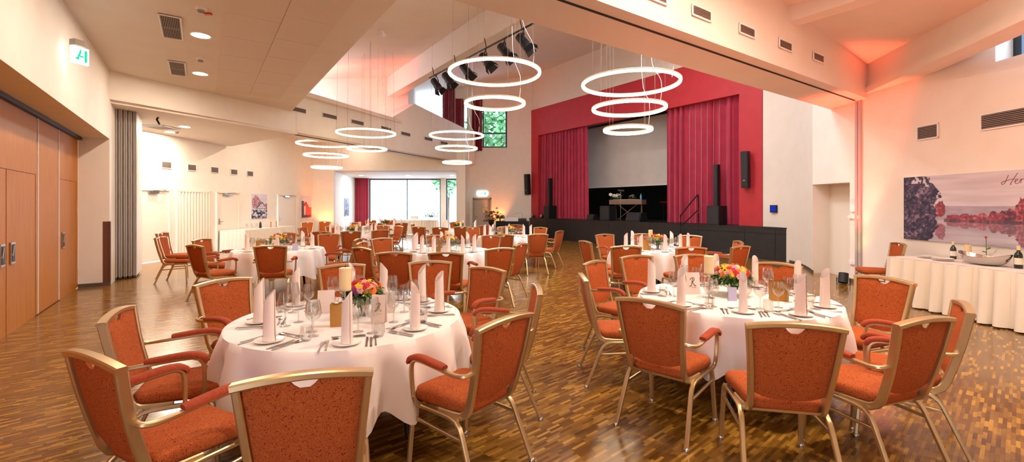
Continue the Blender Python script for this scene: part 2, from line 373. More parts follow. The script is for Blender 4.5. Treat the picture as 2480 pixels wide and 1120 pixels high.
# big soffit beam, right hand ceiling bay and its beams
BF = (3.44, 6.46); BBK = lin(BF, U, .85)
struct('beam_partition', MB().prism([lin(BF, V, -9), lin(BF, V, 4.62), lin(BBK, V, 5.18), lin(BBK, V, -9)], 3.74, 8.1), CEIL, 'wide beige beam crossing the hall with dark track slot')
q = lin(BF, U, .19); q2 = lin(BF, U, .225)
struct('trim_3', MB().prism([lin(q, V, -9), lin(q, V, 4.44), lin(q2, V, 4.44), lin(q2, V, -9)], 3.732, 3.75), VENTD, 'dark track slot under the wide beam')
struct('ceiling_right', MB().prism([(-.3, 3.9), (7.4, 9.2), (7.4, -1.9), (3.7, -1.9)], frontz, lambda x, y: frontz(x, y)+.12), CEIL, 'sloping ceiling bay over the right foreground glowing pink')
G0 = (7.1, 9.05); GD = (-.242, -.97); GN = (.97, -.242)
m = MB().prism([G0, lin(G0, GD, 11), lin(lin(G0, GD, 11), GN, .3), lin(G0, GN, .3)], 3.95, 5.4)
m.prism([lin(G0, GN, -.05), lin(lin(G0, GD, 11), GN, -.05), lin(lin(G0, GD, 11), GN, .34), lin(G0, GN, .34)], 3.83, 3.95)
struct('beam_right', m, CEIL, 'sloping-looking beam with bottom flange along the right wall', smooth=0)
H0 = (4.61, 7.27); 
struct('beam_cross', MB().prism([H0, lin(H0, U, -9), lin(lin(H0, V, -.3), U, -9), lin(H0, V, -.3)], 4.5, 5.6), CEIL, 'short cross beam meeting the wide beam at the top edge')
# partition rails on posts
m = MB()
for dy in (0, .09): m.box((7.085, 9.15+dy, 1.87), (.05, .06, 3.74))
m.box((7.09, 9.195, 1.87), (.03, .05, 3.74))
struct('trim_4', m, PARTM, 'grey partition wall rail on the right wall')
cx_, cy_ = lin(P0, AX, 14.9); m = MB().box((bx(1130), YB-.35, 1.87), (.2, .22, 3.74)).box((bx(1126), YB-.48, 1.87), (.05, .06, 3.74))
struct('trim_5', m, PARTM, 'grey partition end post on the back wall')
m = MB()
m.prism([lin(PIN, V, .44), lin(PIN, V, .455), lin(lin(PIN, V, .455), U, .02), lin(lin(PIN, V, .44), U, .02)], 0, .01)
m = MB().slab(lin(P0, U, -.012), lin(P0, U, .1), 0, 1.28, -.012); m.slab(lin(P0, V, -.1), lin(P0, V, .012), 0, 1.28, .012)
struct('trim_6', m, EDGEG, 'brown corner guard on the left pillar')
m = MB(); q = lin(P0, V, -.46); m.slab(lin(q, U, -.015), lin(P0, U, -.015), 0, .07, .02)
struct('baseboard_left', m, TRIM, 'dark baseboard on the left pillar')
m = MB()
for d0, d1 in ((8, 12.3), (13.33, 13.55), (14.93, 15.17), (16.3, 18.6), (20.0, YB)): m.slab((whx(d0)+.015, d0), (whx(d1)+.015, d1), 0, .06, .03)
struct('baseboard_side_room', m, TRIM, 'dark baseboard of the side room')
m = MB().slab((7.085, 9.46), (7.085, -1.75), 0, .07, .03)
for a, c in zip(cv[6:], cv[7:]): m.slab((a[0]-.015, a[1]), (c[0]-.015, c[1]), 0, .07, .03)
struct('baseboard_right', m, TRIM, 'dark baseboard along the right wall')
# wooden folding wall
def wood_panel(s0, s1, label, doors=(), handles=()):
    t = thing('folding_wall_panel', label, 'partition', (*lin(PIN, U, -(s0+s1)/2), 0), atan2(U[1], U[0]), 'wooden folding wall panels')
    L = s1-s0-.012; mid = (s0+s1)/2
    b_ = MB(); zs = 2.05
    # local x runs along U (away), local -y faces the hall
    hs = [(mid-d1, mid-d0) for d0, d1 in doors]
    b_.wall((-L/2, 0), (L/2, 0), .015, 2.9, .09, [(a+L/2, c+L/2, .015, zs) for a, c in hs])
    b_.build('panel', WOOD, t)
    MB().box((-L/2+.012, -.004, 1.457), (.022, .012, 2.88)).build('edge_strip', WHITEP, t)
    for a, c in hs:
        d = MB().box(((a+c)/2, .045, 1.02), (c-a-.012, .08, 2.05)).build('door', WOOD, t)
    for h in handles:
        x = mid-h
        p = MB(); p.box((x, -.006, 1.0), (.15, .016, .27)); p.build('handle_plate', STEEL, t)
        MB().box((x, -.012, 1.0), (.105, .012, .22)).build('handle_recess', BLACKP, t)
        MB().box((x-.03, -.02, 1.03), (.02, .012, .13), Matrix.Rotation(.3, 3, 'Y')).build('handle', STEEL, t)
    return t
wood_panel(0, 1.47, 'wooden wall panel with single pass door next to the beige pillar', [(.16, 1.33)], [1.16])
wood_panel(1.47, 2.65, 'plain wooden wall panel between the single door and double door')
wood_panel(2.65, 5.2, 'wide wooden wall panel holding a pair of doors with black recessed handles', [(2.72, 3.9), (3.91, 5.1)], [3.72, 4.08])
m = MB().slab(lin(lin(PIN, V, .06), U, -6), lin(PIN, V, .06), 2.87, 2.925, .2)
struct('trim_7', m, DARK, 'dark running track above the wooden folding wall')
m = MB().slab(lin(lin(PIN, V, .0), U, -12), lin(PIN, U, -5.2), 0, 2.9, .1)
struct('wall_wood_near', m, WOOD, 'rest of the wooden wall')
# grey folding partition stack
for k in range(5):
    p = lin((-8.5, 9.58), AX, .045+.09*k)
    t = thing('partition_leaf', 'grey folding partition leaf in the stack by the left pillar, %s from the pillar' % ('nearest', 'second', 'third', 'fourth', 'farthest')[k], 'partition', (*p, 0), atan2(U[1], U[0]), 'stacked partition leaves')
    L = 1.05; b_ = MB().box((L/2, 0, 1.86), (L-.04, .07, 3.6)); b_.build('leaf', WHITEP if k == 4 else PARTM, t)
    e = MB(); e.box((0, .012, 1.86), (.03, .03, 3.62)); e.box((-.008, -.02, 1.86), (.05, .018, 3.62)); e.build('edge_profile', PARTM, t)
    MB().box((.3, 0, .035), (.62, .05, .05)).box((.02, 0, 3.69), (.06, .05, .06)).build('seal', PARTD, t)
# side-room doors
def xw(d): return whx(d)
def wall_door(n_, d0, d1, label, pleat=False, closer=True, handle=True):
    x0, x1 = xw(d0), xw(d1); ang = atan2(1, .0823); mid = ((x0+x1)/2, (d0+d1)/2); L = d1-d0
    leaf = MB()
    if pleat:
        k = 44; leaf.grid(k, 2, lambda a, b_: ((a-.5)*(L-.1), -.02+.022*cos(a*(k-1)*pi/2)-.0, .01+2.02*b_)); leaf.box((0, .05, 1.02), (L-.06, .05, 2.03))
    else: leaf.box((0, .02, 1.02), (L-.1, .05, 2.02))
    o = leaf.build('door_%d' % n_, DOORM, None, 20); o.location = (*mid, 0); o.rotation_euler = (0, 0, ang); tag(o, label, None, None, 'structure')
    f = MB()
    for sx in (-1, 1): f.box((sx*(L/2-.025), -.005, 1.03), (.06, .06, 2.06))
    f.box((0, -.005, 2.045), (L, .06, .05)); f.build('door_frame', DOORM, o)
    if closer:
        c = MB().box((-L*.08, -.05, 1.98), (.3, .055, .06)); c.sweep([(-.1, -.06, 2.02), (.12, -.12, 2.04), (L*.32, -.04, 2.05)], circ(.012)); c.build('door_closer', STEEL, o)
    if handle:
        MB().box((-L/2+.14, -.012, 1.05), (.04, .02, .2)).sweep([(-L/2+.14, -.02, 1.05), (-L/2+.14, -.065, 1.05), (-L/2+.27, -.065, 1.05)], circ(.011)).build('door_handle', STEEL, o)
wall_door(2, 12.3, 13.33, 'cream side-room door next to the grey partition stack', handle=False)
wall_door(3, 13.55, 14.93, 'ribbed cream accordion door in the side room', pleat=True, closer=False, handle=False)
wall_door(4, 15.17, 16.3, 'cream side-room door with steel handle right of the ribbed door')
wall_door(5, 18.6, 20.0, 'pale door between two pictures in the side room')
o = MB().box(((bx(1145)+bx(1190))/2, YB+.12, bz(480)/2), (bx(1190)-bx(1145)-.08, .05, bz(480)-.06)).build('door_6', DOORG); tag(o, 'beige exit door under the lit exit sign on the back wall', None, None, 'structure')
f = MB()
for x in (bx(1145)+.03, bx(1190)-.03): f.box((x, YB+.02, bz(480)/2), (.07, .1, bz(480)))
f.box(((bx(1145)+bx(1190))/2, YB+.02, bz(480)-.03), (bx(1190)-bx(1145), .1, .06)); f.build('door_frame', pm('frame_taupe', '#A9957E', .5), o)
MB().box((bx(1145)+.16, YB+.08, 1.0), (.04, .03, .18)).sweep([(bx(1145)+.16, YB+.07, 1.03), (bx(1145)+.16, YB+.03, 1.03), (bx(1145)+.28, YB+.03, 1.03)], circ(.012)).build('door_handle', STEEL, o)
# proscenium and stage
PL = lin(W0, U, 11.91)
m = MB().wall(PL, W0, .95, 6.52, .3, [(.81, 11.17, .9, 5.15)])
m.slab(lin(W0, U, .02), W0, .9, 6.52, .25)
struct('wall_stage', m, RED, 'red proscenium framing the stage')
m = MB().slab(lin(PL, U, 1), lin(W0, U, -.05), 6.52, 9.3, .3)
q = lin(W0, V, .06); m = MB().slab(lin(lin(q, U, 11.91), U, 1), q, 6.5, 9.3, .3)
struct('wall_stage_upper', m, WALL, 'white wall above the red proscenium')
FS = lin(W0, V, -.4); F0 = lin(FS, U, -.98); F1 = lin(FS, U, 11.3)
m = MB().prism([F1, F0, (7.95, 12.75), lin(W0, V, .3), lin(W0, V, 6), lin(lin(W0, U, 13), V, 6), lin(W0, U, 13), (1.0, YB+.02)], .0, .93)
ins = lin((0, 0), V, .05)
struct('stage_base', m, STAGEM, 'black clad stage front', smooth=0)
m = MB().prism([lin(F1, V, -.02), lin(F0, V, -.02), (7.87, 12.75), lin(W0, V, .3), lin(W0, V, 6), lin(lin(W0, U, 13), V, 6), lin(W0, U, 13), (1.0, YB)], .925, .965)
struct('stage_floor', m, DECK, 'dark stage deck', smooth=0)
m = MB()
for s in (-.55, .35, 1.9, 3.9, 5.9, 7.9, 9.9): q = lin(lin(FS, U, s), V, -.006); m.slab(lin(q, U, .012), q, .02, .92, .01)
m.slab(lin(lin(F1, V, -.012), U, 0), lin(F0, V, -.012), .78, .79, .01)
struct('trim_8', m, BLACKP, 'thin joints between the black stage front panels')
m = MB().slab(lin(lin(W0, V, 4.5), U, 13.5), lin(lin(W0, V, 4.5), U, -1), .9, 6.6, .1)
m.slab(lin(lin(W0, V, .35), U, 12.6), lin(lin(W0, V, 4.5), U, 12.6), .9, 6.6, -.1).slab(lin(lin(W0, V, .35), U, -.6), lin(lin(W0, V, 4.5), U, -.6), .9, 6.6, .1)
m.prism([lin(lin(W0, V, .3), U, 13), lin(lin(W0, V, .3), U, -1), lin(lin(W0, V, 4.6), U, -1), lin(lin(W0, V, 4.6), U, 13)], 6.5, 6.6)
struct('wall_stage_black', m, BLACKW, 'black drapes lining the stage')
# ------------------------------------------------------------------ vents, lamps and signs
def vent(loc, rz, w, h, label, cat='air vent', group=None, slats=9, tilt=None, vertical=False):
    """frame in local xz, facing local -y"""
    t = thing('air_vent', label, cat, loc, rz, group)
    if tilt: t.rotation_euler = tilt
    f = MB()
    for sx in (-1, 1): f.box((sx*(w/2-.01), -.006, 0), (.02, .014, h))
    for sz in (-1, 1): f.box((0, -.006, sz*(h/2-.01)), (w, .013, .02))
    f.build('frame', WHITEP, t)
    MB().box((0, 0, 0), (w-.03, .004, h-.03)).build('backing', VENTD, t)
    s = MB()
    for k in range(slats):
        if vertical: s.box(((k+.5)/slats*(w-.04)-(w-.04)/2, -.007, 0), ((w-.04)/slats*.5, .008, h-.04))
        else: s.box((0, -.007, (k+.5)/slats*(h-.04)-(h-.04)/2), (w-.04, .008, (h-.04)/slats*.5))
    if vertical: s.box((0, -.008, 0), (w-.03, .01, .03))
    s.build('slats', GRILLE, t); return t
for k, d in enumerate((13.19, 14.13, 15.09, 16.02, 16.88)):
    vent((xw(d)+.012, d, 2.79), atan2(1, .0823), .36, .21, 'small grey wall vent over the side-room doors, %s from the grey partition' % ('nearest', 'second', 'third', 'fourth', 'fifth')[k], group='side-room wall vents')
for k, (px, py) in enumerate(((720, 266), (798, 282), (865, 297), (934, 312), (982, 325), (1037, 337), (1075, 347), (1112, 356))):
    kk = (px-CX)/FPX; s = (kk*8.99+8.04)/(.399-kk*.917); p = lin(lin(P0, AX, s), nA, -.012)
    vent((*p, EYE+(HY-py)/FPX*p[1]), atan2(AX[1], AX[0]), .62, .16, 'slim grey vent on the white beam wall, %s counted from the flat ceiling bay' % ('first', 'second', 'third', 'fourth', 'fifth', 'sixth', 'seventh', 'eighth')[k], group='beam wall vents', slats=5)
for k, (px, py) in enumerate(((1585, -12), (1697, 32), (1807, 75), (1900, 110), (1980, 140))):
    kk = (px-CX)/FPX; s = (kk*BF[1]-BF[0])/(V[0]-kk*V[1]); p = lin(lin(BF, V, s), U, -.012)
    vent((*p, EYE+(HY-py)/FPX*p[1]), atan2(V[1], V[0]), .42, .15, 'slotted vent on the pink face of the wide beam, %s from the right wall' % ('fifth', 'fourth', 'third', 'second', 'nearest')[k], group='wide beam vents', slats=6)
def rw(px, py): d = 7.1/((px-CX)/FPX); return (7.088, d, EYE+(HY-py)/FPX*d)
vent(rw(2248, 320), -pi/2, .4, .25, 'square-ish wall vent above the lake picture', slats=8)
vent((7.088, 6.42, rw(2450, 285)[2]), -pi/2, .78, .25, 'wide wall vent near the upper right window', slats=8)
for k, (px, py) in enumerate(((415, 65), (430, 165))):
    x, y = at(px, py, 4.3)
    vent((x, y, 4.288), 0, .27, 1.05, ('ceiling vent with dark slats nearer the camera', 'ceiling vent with dark slats nearer the grey partition')[k], group='ceiling vents', slats=11, tilt=(pi/2, 0, atan2(U[1], U[0])-pi/2+.0), vertical=True)
x, y = at(390, 308, 3.67); vent((x, y, 3.66), 0, .6, .6, 'square vent in the low side-room ceiling', slats=10, tilt=(pi/2, 0, 0))
def downlight(loc, label, r=.1, group=None):
    t = thing('downlight', label, 'ceiling lamp', loc, 0, group)
    m = MB().lathe([(r, 0), (r+.025, -.004), (r+.025, -.01), (r, -.01)], 28); m.f = m.f[:-2]; m.m = m.m[:-2]; m.build('trim_ring', WHITEP, t)
    MB().lathe([(.001, -.006), (r-.002, -.006), (r-.002, -.0065), (.001, -.0065)], 24).build('lamp_disc', DOWNL, t); return t
def lamp(kind, name, loc, power, col, rot=(0, 0, 0), size=.1, angle=None, blend=.6):
    d = bpy.data.lights.new(name, kind); d.energy = power; d.color = col
    o = bpy.data.objects.new(name, d); COL.objects.link(o); o.location = loc; o.rotation_euler = rot
    if kind == 'SPOT': d.spot_size = angle; d.spot_blend = blend; d.shadow_soft_size = size
    elif kind == 'POINT': d.shadow_soft_size = size
    elif kind == 'AREA': d.size = size; d.shape = 'DISK'
    return o
def aim(o, target):
    o.rotation_euler = (Vector(target)-o.location).to_track_quat('-Z', 'Y').to_euler(); return o
WARM = (1, .80, .58)
DOWN = []
for k, (px, py) in enumerate(((486, 85), (485, 178))):
    x, y = at(px, py, 4.3); DOWN.append((x, y, 4.298)); downlight((x, y, 4.298), ('round ceiling downlight beside the nearer ceiling vent', 'round ceiling downlight beside the farther ceiling vent')[k], .13)
for k, (px, py) in enumerate(((447, 307), (412, 320))):
    x, y = at(px, py, 3.67); DOWN.append((x, y, 3.668)); downlight((x, y, 3.668), ('side-room downlight right of the square ceiling vent', 'side-room downlight below the square ceiling vent')[k], .13)
for k, px in enumerate((875, 988, 1095)):
    x, y = (px-CX)/FPX*24.6, 24.6; downlight((x, y, EYE+(HY-414)/FPX*YF-.002), 'alcove ceiling downlight, %s from the red alcove curtain' % ('nearest', 'second', 'third')[k], .13, 'alcove downlights')
for k, (px, py) in enumerate(((487, 20), (486, 142), (428, 318))):
    z = 4.3 if k < 2 else 3.67
    x, y = at(px, py, z); t = thing('smoke_detector', ('smoke detector with red tag on the flat ceiling bay', 'plain smoke detector between the two ceiling downlights', 'smoke detector on the low side-room ceiling')[k], 'smoke detector', (x, y, z))
    MB().lathe([(.07, 0), (.07, -.015), (.05, -.03)], 18).build('base', WHITEP, t); MB().lathe([(.045, -.03), (.04, -.06), (.02, -.065)], 16).build('sensor_head', GRILLE, t)
    if k == 0: MB().box((-.02, .16, -.01), (.1, .05, .02)).build('tag', REDP, t)
def exit_sign(loc, rz, label, w, h, proj):
    t = thing('exit_sign', label, 'exit sign', loc, rz)
    if proj: MB().box((0, .04, h/2+.06), (.12, .1, .08)).build('bracket', GRILLE, t)
    MB().box((0, 0, 0), (w, .03, h)).build('light_panel', EXITL, t)
    g = MB()
    for sy in ((-1, 1) if proj else (-1,)):
        y = sy*.018
        g.box((-w*.12, y, -.01), (w*.10, .006, h*.5), Matrix.Rotation(.35, 3, 'Y')); g.box((-w*.02, y, h*.26), (w*.09, .006, h*.18)); g.box((-w*.2, y, -h*.22), (w*.2, .006, h*.1)); g.box((w*.06, y, -h*.05), (w*.22, .006, h*.1)); g.box((w*.3, y, 0), (w*.14, .006, h*.72))
    g.build('running_figure_pictogram', EXITG, t); return t
q = lin(lin(P0, U, -3.75), V, .17)
exit_sign((*q, 3.6), atan2(.984, .179), 'lit green exit sign jutting from the beige wall above the wooden wall', .2, .22, True)
exit_sign((bx(1168), YB-.03, bz(469)), 0, 'lit exit sign over the beige exit door', .5, .2, False)
x, y = at(383, 278, 3.73); one('track_latch', MB().box((0, 0, -.06), (.03, .03, .14), Matrix.Rotation(.5, 3, 'Y')).box((.0, 0, -.17), (.03, .03, .13), Matrix.Rotation(-.5, 3, 'Y')), BLACKP, 'small black bent latch hanging from the partition track', 'latch', (x, y, 3.73))
# wall fittings
one('control_panel', MB().box((0, -.02, 0), (.24, .04, .22)), BLACKP, 'small blue touch panel on the white wall right of the stage', 'control panel', (7.735, 13.28, 1.5), -pi/2+.22)
o = bpy.data.objects['control_panel']; MB().box((0, -.042, .0), (.2, .006, .17)).build('screen', BLUESC, o)
for nm, lo, sz, lb in (('wall_switch', (7.08, 9.33, 1.55), (.16, .16), 'white wall switch plate between the door niche and rail'), ('dimmer_plate', (7.08, 9.33, 1.36), (.3, .07), 'narrow switch strip under the wall switch'), ('power_socket', (7.08, 9.33, .42), (.22, .1), 'white socket low on the wall beside the rail')):
    t = one(nm, MB().box((0, -.006, 0), (sz[0], .014, sz[1])), WHITEP, lb, 'switch' if 'socket' not in nm else 'socket', lo, -pi/2)
    MB().box((-.03, -.016, 0), (.05, .008, sz[1]*.6)).box((.04, -.016, 0), (.05, .008, sz[1]*.6)).build('rocker', WHITEP, t)
# ================================================================== CHAIRS
def loft(rings, mb=None):
    mb = mb or MB(); k = len(rings[0]); vs = [v for r in rings for v in r]
    fs = [(j*k+i, j*k+(i+1) % k, (j+1)*k+(i+1) % k, (j+1)*k+i) for j in range(len(rings)-1) for i in range(k)]
    fs += [tuple(range(k))[::-1], tuple((len(rings)-1)*k+i for i in range(k))]
    return mb.add(vs, fs)
def seat_mesh():
    out = []
    def outline(ins, z, crown=0):
        r = []
        cs = [(-.235, .24, 1), (-.205, -.215, 2), (.205, -.215, 3), (.235, .24, 0)]
        rad = .075
        for cx0, cy0, q_ in cs:
            sx = 1 if cx0 > 0 else -1; sy = 1 if cy0 > 0 else -1
            for k in range(6):
                a = pi/2*q_+pi/2*k/5
                r.append(((cx0-sx*rad)+cos(a)*(rad-ins*.6)-sx*ins*.4, (cy0-sy*rad)+sin(a)*(rad-ins*.6)-sy*ins*.4, z))
        return r
    rings = [outline(.03, .405), outline(.008, .412), outline(0, .43), outline(0, .462), outline(.012, .478), outline(.04, .486)]
    m = MB(); loft(rings, m)
    top = rings[-1]; c = [(x*.55, y*.55, .495) for x, y, z in top]; o = len(m.v); m.f.pop(); m.m.pop()
    k = len(top); base = 5*k
    m.v += c; m.f += [(base+i, base+(i+1) % k, o+(i+1) % k, o+i) for i in range(k)]+[tuple(o+i for i in range(k))]; m.m += [0]*(k+1)
    return m.mesh('seat_cushion', FAB, 60)
def lean(z):  # y of the back plane at height z
    return -.215-.115*((z-.43)/.5)-.012*sin(pi*(z-.43)/.5)
def halfw(z): return .196+.042*((z-.45)/.48)**1.2 if z > .45 else .196
def backrest_mesh():
    m = MB(); nu, nv = 25, 13
    def top(a):
        e = .907+.024*(1-(2*a-1)**2); n_ = abs(a-.5)/.15
        return e-(.042*min(1, (cos(n_*pi)*.5+.5)*1.6) if n_ < 1 else 0)
    def P(a, b_, side):
        zt = top(a); z0 = .484+.036*abs(2*a-1)**3; z = z0+(zt-z0)*b_; hw = halfw(z)-.013
        e = min(1, 5*min(a, 1-a, b_, 1-b_)+.12)**.5
        return ((2*a-1)*hw, lean(z)-.012*(1-(2*a-1)**2)+side*(.026 if side > 0 else .013)*e, z)
    for sd in (1, -1): m.grid(nu, nv, lambda a, b_, sd=sd: P(a, b_, sd))
    idx = [i for i in range(nu)]+[j*nu+nu-1 for j in range(1, nv)]+[(nv-1)*nu+i for i in range(nu-2, -1, -1)]+[j*nu for j in range(nv-2, 0, -1)]
    N = nu*nv; k = len(idx)
    m.f += [(idx[i], idx[(i+1) % k], N+idx[(i+1) % k], N+idx[i]) for i in range(k)]; m.m += [0]*k
    return m.mesh('backrest_panel', FAB, 50)
def back_frame_mesh():
    m = MB()
    zs = [.925, .84, .74, .64, .56, .50, .455]
    side = [(halfw(z), lean(z), z) for z in zs]+[(.196, -.2, .418), (.2, -.165, .398), (.205, -.1, .394), (.212, .0, .394)]
    for s in (-1, 1): m.sweep([(s*x, y, z) for x, y, z in side], rect(.046, .03, .006), up=(s*1, 0, 0))
    arc = [((2*a-1)*(halfw(.925)+.0145), lean(.93)-.012*(1-(2*a-1)**2), .918+.024*(1-(2*a-1)**2)) for a in [i/12 for i in range(13)]]
    m.sweep(arc, rect(.047, .03, .006))
    return m.mesh('back_frame', GOLD, 35)
def leg_mesh(kind, s):
    m = MB()
    if kind == 'front': p = [(s*.228, .19, .388), (s*.232, .205, .37), (s*.235, .212, .33), (s*.248, .235, .012)]
    else: p = [(s*.228, .175, .388), (s*.228, .0, .388), (s*.229, -.1, .386), (s*.231, -.15, .375), (s*.234, -.185, .345), (s*.237, -.205, .31), (s*.256, -.33, .012)]
    m.sweep(p, rect(.024, .03), up=(s*1, 0, .02)); return m.mesh('leg_'+kind, GOLD, 35)
def glide_mesh(): return MB().lathe([(.019, 0), (.02, .006), (.017, .018), (.012, .022)], 12).mesh('glide', STEEL)
def seat_frame_mesh():
    m = MB()
    for y in (.17, -.16): m.sweep([(-.225, y, .39), (.225, y, .39)], rect(.026, .024))
    return m.mesh('seat_rail', GOLD, 35)
def stretcher_mesh(s): return MB().sweep([(s*.237, .215, .305), (s*.24, -.215, .285)], rect(.018, .02)).mesh('side_stretcher', GOLD, 35)
def arm_mesh(s):
    pts = bez([(s*.222, -.272, .675), (s*.262, -.262, .668), (s*.285, -.2, .664), (s*.285, -.06, .676), (s*.285, .08, .686), (s*.285, .135, .678), (s*.284, .165, .645), (s*.28, .17, .56), (s*.272, .165, .46), (s*.258, .155, .415), (s*.225, .15, .394)], 4)
    return MB().sweep(pts, rect(.026, .022), up=(0, .25, 1)).mesh('arm_tube', GOLD, 35)
def pad_mesh(s):
    m = MB(); pts = [(s*.285, -.12, .690), (s*.285, -.05, .695), (s*.285, .06, .705), (s*.285, .13, .70), (s*.285, .168, .683), (s*.284, .188, .655)]
    prof = [(-.027, -.012), (.027, -.012), (.029, .004), (.018, .016), (-.018, .016), (-.029, .004)]
    m.sweep(bez(pts, 3), prof, scale=lambda f: .8+.2*min(1, 8*f, 8*(1-f))); return m.mesh('arm_pad', ARMF, 60)
CM = dict(seat=seat_mesh(), back=backrest_mesh(), bf=back_frame_mesh(), gl=glide_mesh(), sf=seat_frame_mesh(), lf=[leg_mesh('front', s) for s in (-1, 1)], lr=[leg_mesh('rear', s) for s in (-1, 1)], st=[stretcher_mesh(s) for s in (-1, 1)], am=[arm_mesh(s) for s in (-1, 1)], pd=[pad_mesh(s) for s in (-1, 1)])
def make_chair(loc, rz, label, arms=True, glides=True, group=None):
    t = thing('banquet_armchair' if arms else 'banquet_chair', label, 'chair', loc, rz, group)
    link('seat', CM['seat'], t); link('backrest', CM['back'], t); link('back_frame', CM['bf'], t); link('seat_frame', CM['sf'], t)
    for i, s in enumerate((-1, 1)):
        for k, ex in (('lf', (s*.249, .236)), ('lr', (s*.257, -.332))):
            g = link('leg', CM[k][i], t)
            if glides: c = link('foot_glide', CM['gl'], g); c.location = (*ex, 0)
        link('stretcher', CM['st'][i], t)
        if arms: a = link('armrest', CM['am'][i], t); link('arm_pad', CM['pd'][i], a)
    return t
CHAIRS = {}
def keep_off(tk, loc, gap=.36):
    dx, dy = loc[0]-TAB[tk][0], loc[1]-TAB[tk][1]; L = hypot(dx, dy); m_ = TAB[tk][2]+(.2 if tk < 3 else gap)
    return loc if L >= m_ else (TAB[tk][0]+dx/L*m_, TAB[tk][1]+dy/L*m_, 0)
def chair_px(table, p0, p1, key, label, arms=True, twist=0, push=0, w=.6, Z=.93, glides=True, face=None):
    """chair whose back top corners appear at p0,p1; faces its table (blend of measured and ideal heading)"""
    a, b_ = at(*p0, Z), at(*p1, Z); mid = ((a[0]+b_[0])/2, (a[1]+b_[1])/2)
    nx, ny = -(b_[1]-a[1]), b_[0]-a[0]; tx, ty = face if face else (TAB[table][0]-mid[0], TAB[table][1]-mid[1])
    if nx*tx+ny*ty < 0: nx, ny = -nx, -ny
    ln, lt = hypot(nx, ny), hypot(tx, ty); hx_, hy_ = nx/ln*w+tx/lt*(1-w), ny/ln*w+ty/lt*(1-w)
    rz = atan2(hy_, hx_)-pi/2+twist
    f = (-sin(rz), cos(rz)); loc = (mid[0]+f[0]*(.33+push), mid[1]+f[1]*(.33+push), 0)
    if table: loc = keep_off(table, loc)
    CHAIRS.setdefault(table, []).append((key, loc, rz)); return make_chair(loc, rz, label, arms, glides)
TAB = {1: (-1.22, 3.40, .82), 2: (2.03, 4.13, .83), 3: (2.75, 8.75, .8), 4: (-4.5, 8.7, .8), 5: (-1.22, 8.45, .8),
       6: (-4.65, 13.2, .8), 7: (-.12, 12.3, .8), 8: (-1.92, 15.9, .85), 9: (-5.3, 18.6, .85)}
TN = {1: 'foreground table toward the wooden wall', 2: 'foreground table toward the skirted buffet', 3: 'table before the stage steps', 4: 'table beside the grey partition',
      5: 'middle table behind the foreground pair', 6: 'table before the orange-lit corner', 7: 'table before the black console table', 8: 'far table before the alcove opening', 9: 'farthest table by the red alcove curtain'}
A = 'orange armchair, '; B = 'orange armless chair, '
# foreground left table
chair_px(1, (585, 932), (880, 897), 'a', B+'back turned, nearest the camera at the '+'wooden-wall foreground table', False, w=.8)
chair_px(1, (190, 850), (268, 890), 'b', A+'lower left corner of the photo', True, w=.5)
chair_px(1, (236, 783), (328, 741), 'c', A+'facing right by the wooden wall, second from lower left corner', True, w=.35)
chair_px(1, (480, 692), (600, 674), 'd', A+'turned to camera behind the left edge of the foreground table', True, w=.5)
chair_px(1, (773, 650), (880, 641), 'e', B+'facing camera behind the tall candle of the nearest left table', False)
chair_px(1, (1001, 639), (1082, 635), 'f', B+'facing camera behind two napkins right of the near bouquet', False)
chair_px(1, (1148, 649), (1213, 657), 'g', A+'facing left, half hidden beyond right end of left foreground tablecloth', True)
chair_px(1, (1292, 712), (1308, 690), 'h', A+'seen edge-on in the open aisle between the foreground tables', True, w=.3)
chair_px(1, (1180, 790), (1267, 766), 'i', A+'seen from behind at right front of the left foreground table', True, w=.5)
# foreground right table
chair_px(2, (1506, 724), (1645, 744), 'a', A+'back turned at left front of the right foreground table', True)
chair_px(2, (1826, 787), (2028, 796), 'b', B+'back squarely to camera, front of the right foreground table', False, w=.8)
chair_px(2, (2192, 787), (2284, 770), 'c', A+'seen from behind at right front, beside edge-on lower right chair', True)
chair_px(2, (2303, 728), (2341, 757), 'd', A+'rightmost of all, edge-on before the buffet skirt', True, w=.9, push=-.02)
chair_px(2, (2050, 670), (2157, 683), 'e', B+'facing left between right foreground table and buffet skirt', False)
chair_px(2, (1842, 638), (1922, 645), 'f', B+'facing camera behind the right side of the big bouquet', False)
chair_px(2, (1648, 622), (1703, 619), 'g', B+'facing camera just behind the candle of the right foreground table', False)
chair_px(2, (1510, 625), (1572, 621), 'h', B+'facing camera behind the leftmost napkin of right foreground table', False)
chair_px(2, (1418, 642), (1462, 632), 'i', A+'facing right with both arms visible, left end of right foreground table', True)
chair_px(2, (1402, 662), (1424, 682), 'j', B+'seen edge-on at far left of the right foreground table', False, w=.3)
# table before the stage steps
chair_px(3, (1413, 581), (1440, 592), 'a', B+'left end of the table before the stage steps, nearer of two', False, w=.2)
chair_px(3, (1449, 570), (1480, 569), 'b', A+'turned to camera at far left of table before stage steps', True, w=.3)
chair_px(3, (1488, 600), (1544, 598), 'c', B+'back turned at left front of table before stage steps', False)
chair_px(3, (1643, 602), (1704, 601), 'd', B+'back turned at right front of table before stage steps', False, w=.3)
chair_px(3, (1750, 584), (1783, 588), 'e', A+'facing left at right end of table before stage steps', True, w=.3)
chair_px(3, (1784, 600), (1803, 598), 'f', B+'edge-on, rightmost at the table before stage steps', False, w=.2)
chair_px(3, (1648, 573), (1694, 572), 'g', B+'facing camera behind a napkin, right rear of table before stage steps', False, w=.3)
chair_px(3, (1542, 569), (1569, 568), 'h', B+'facing camera behind the candle of table before stage steps', False, w=.3)
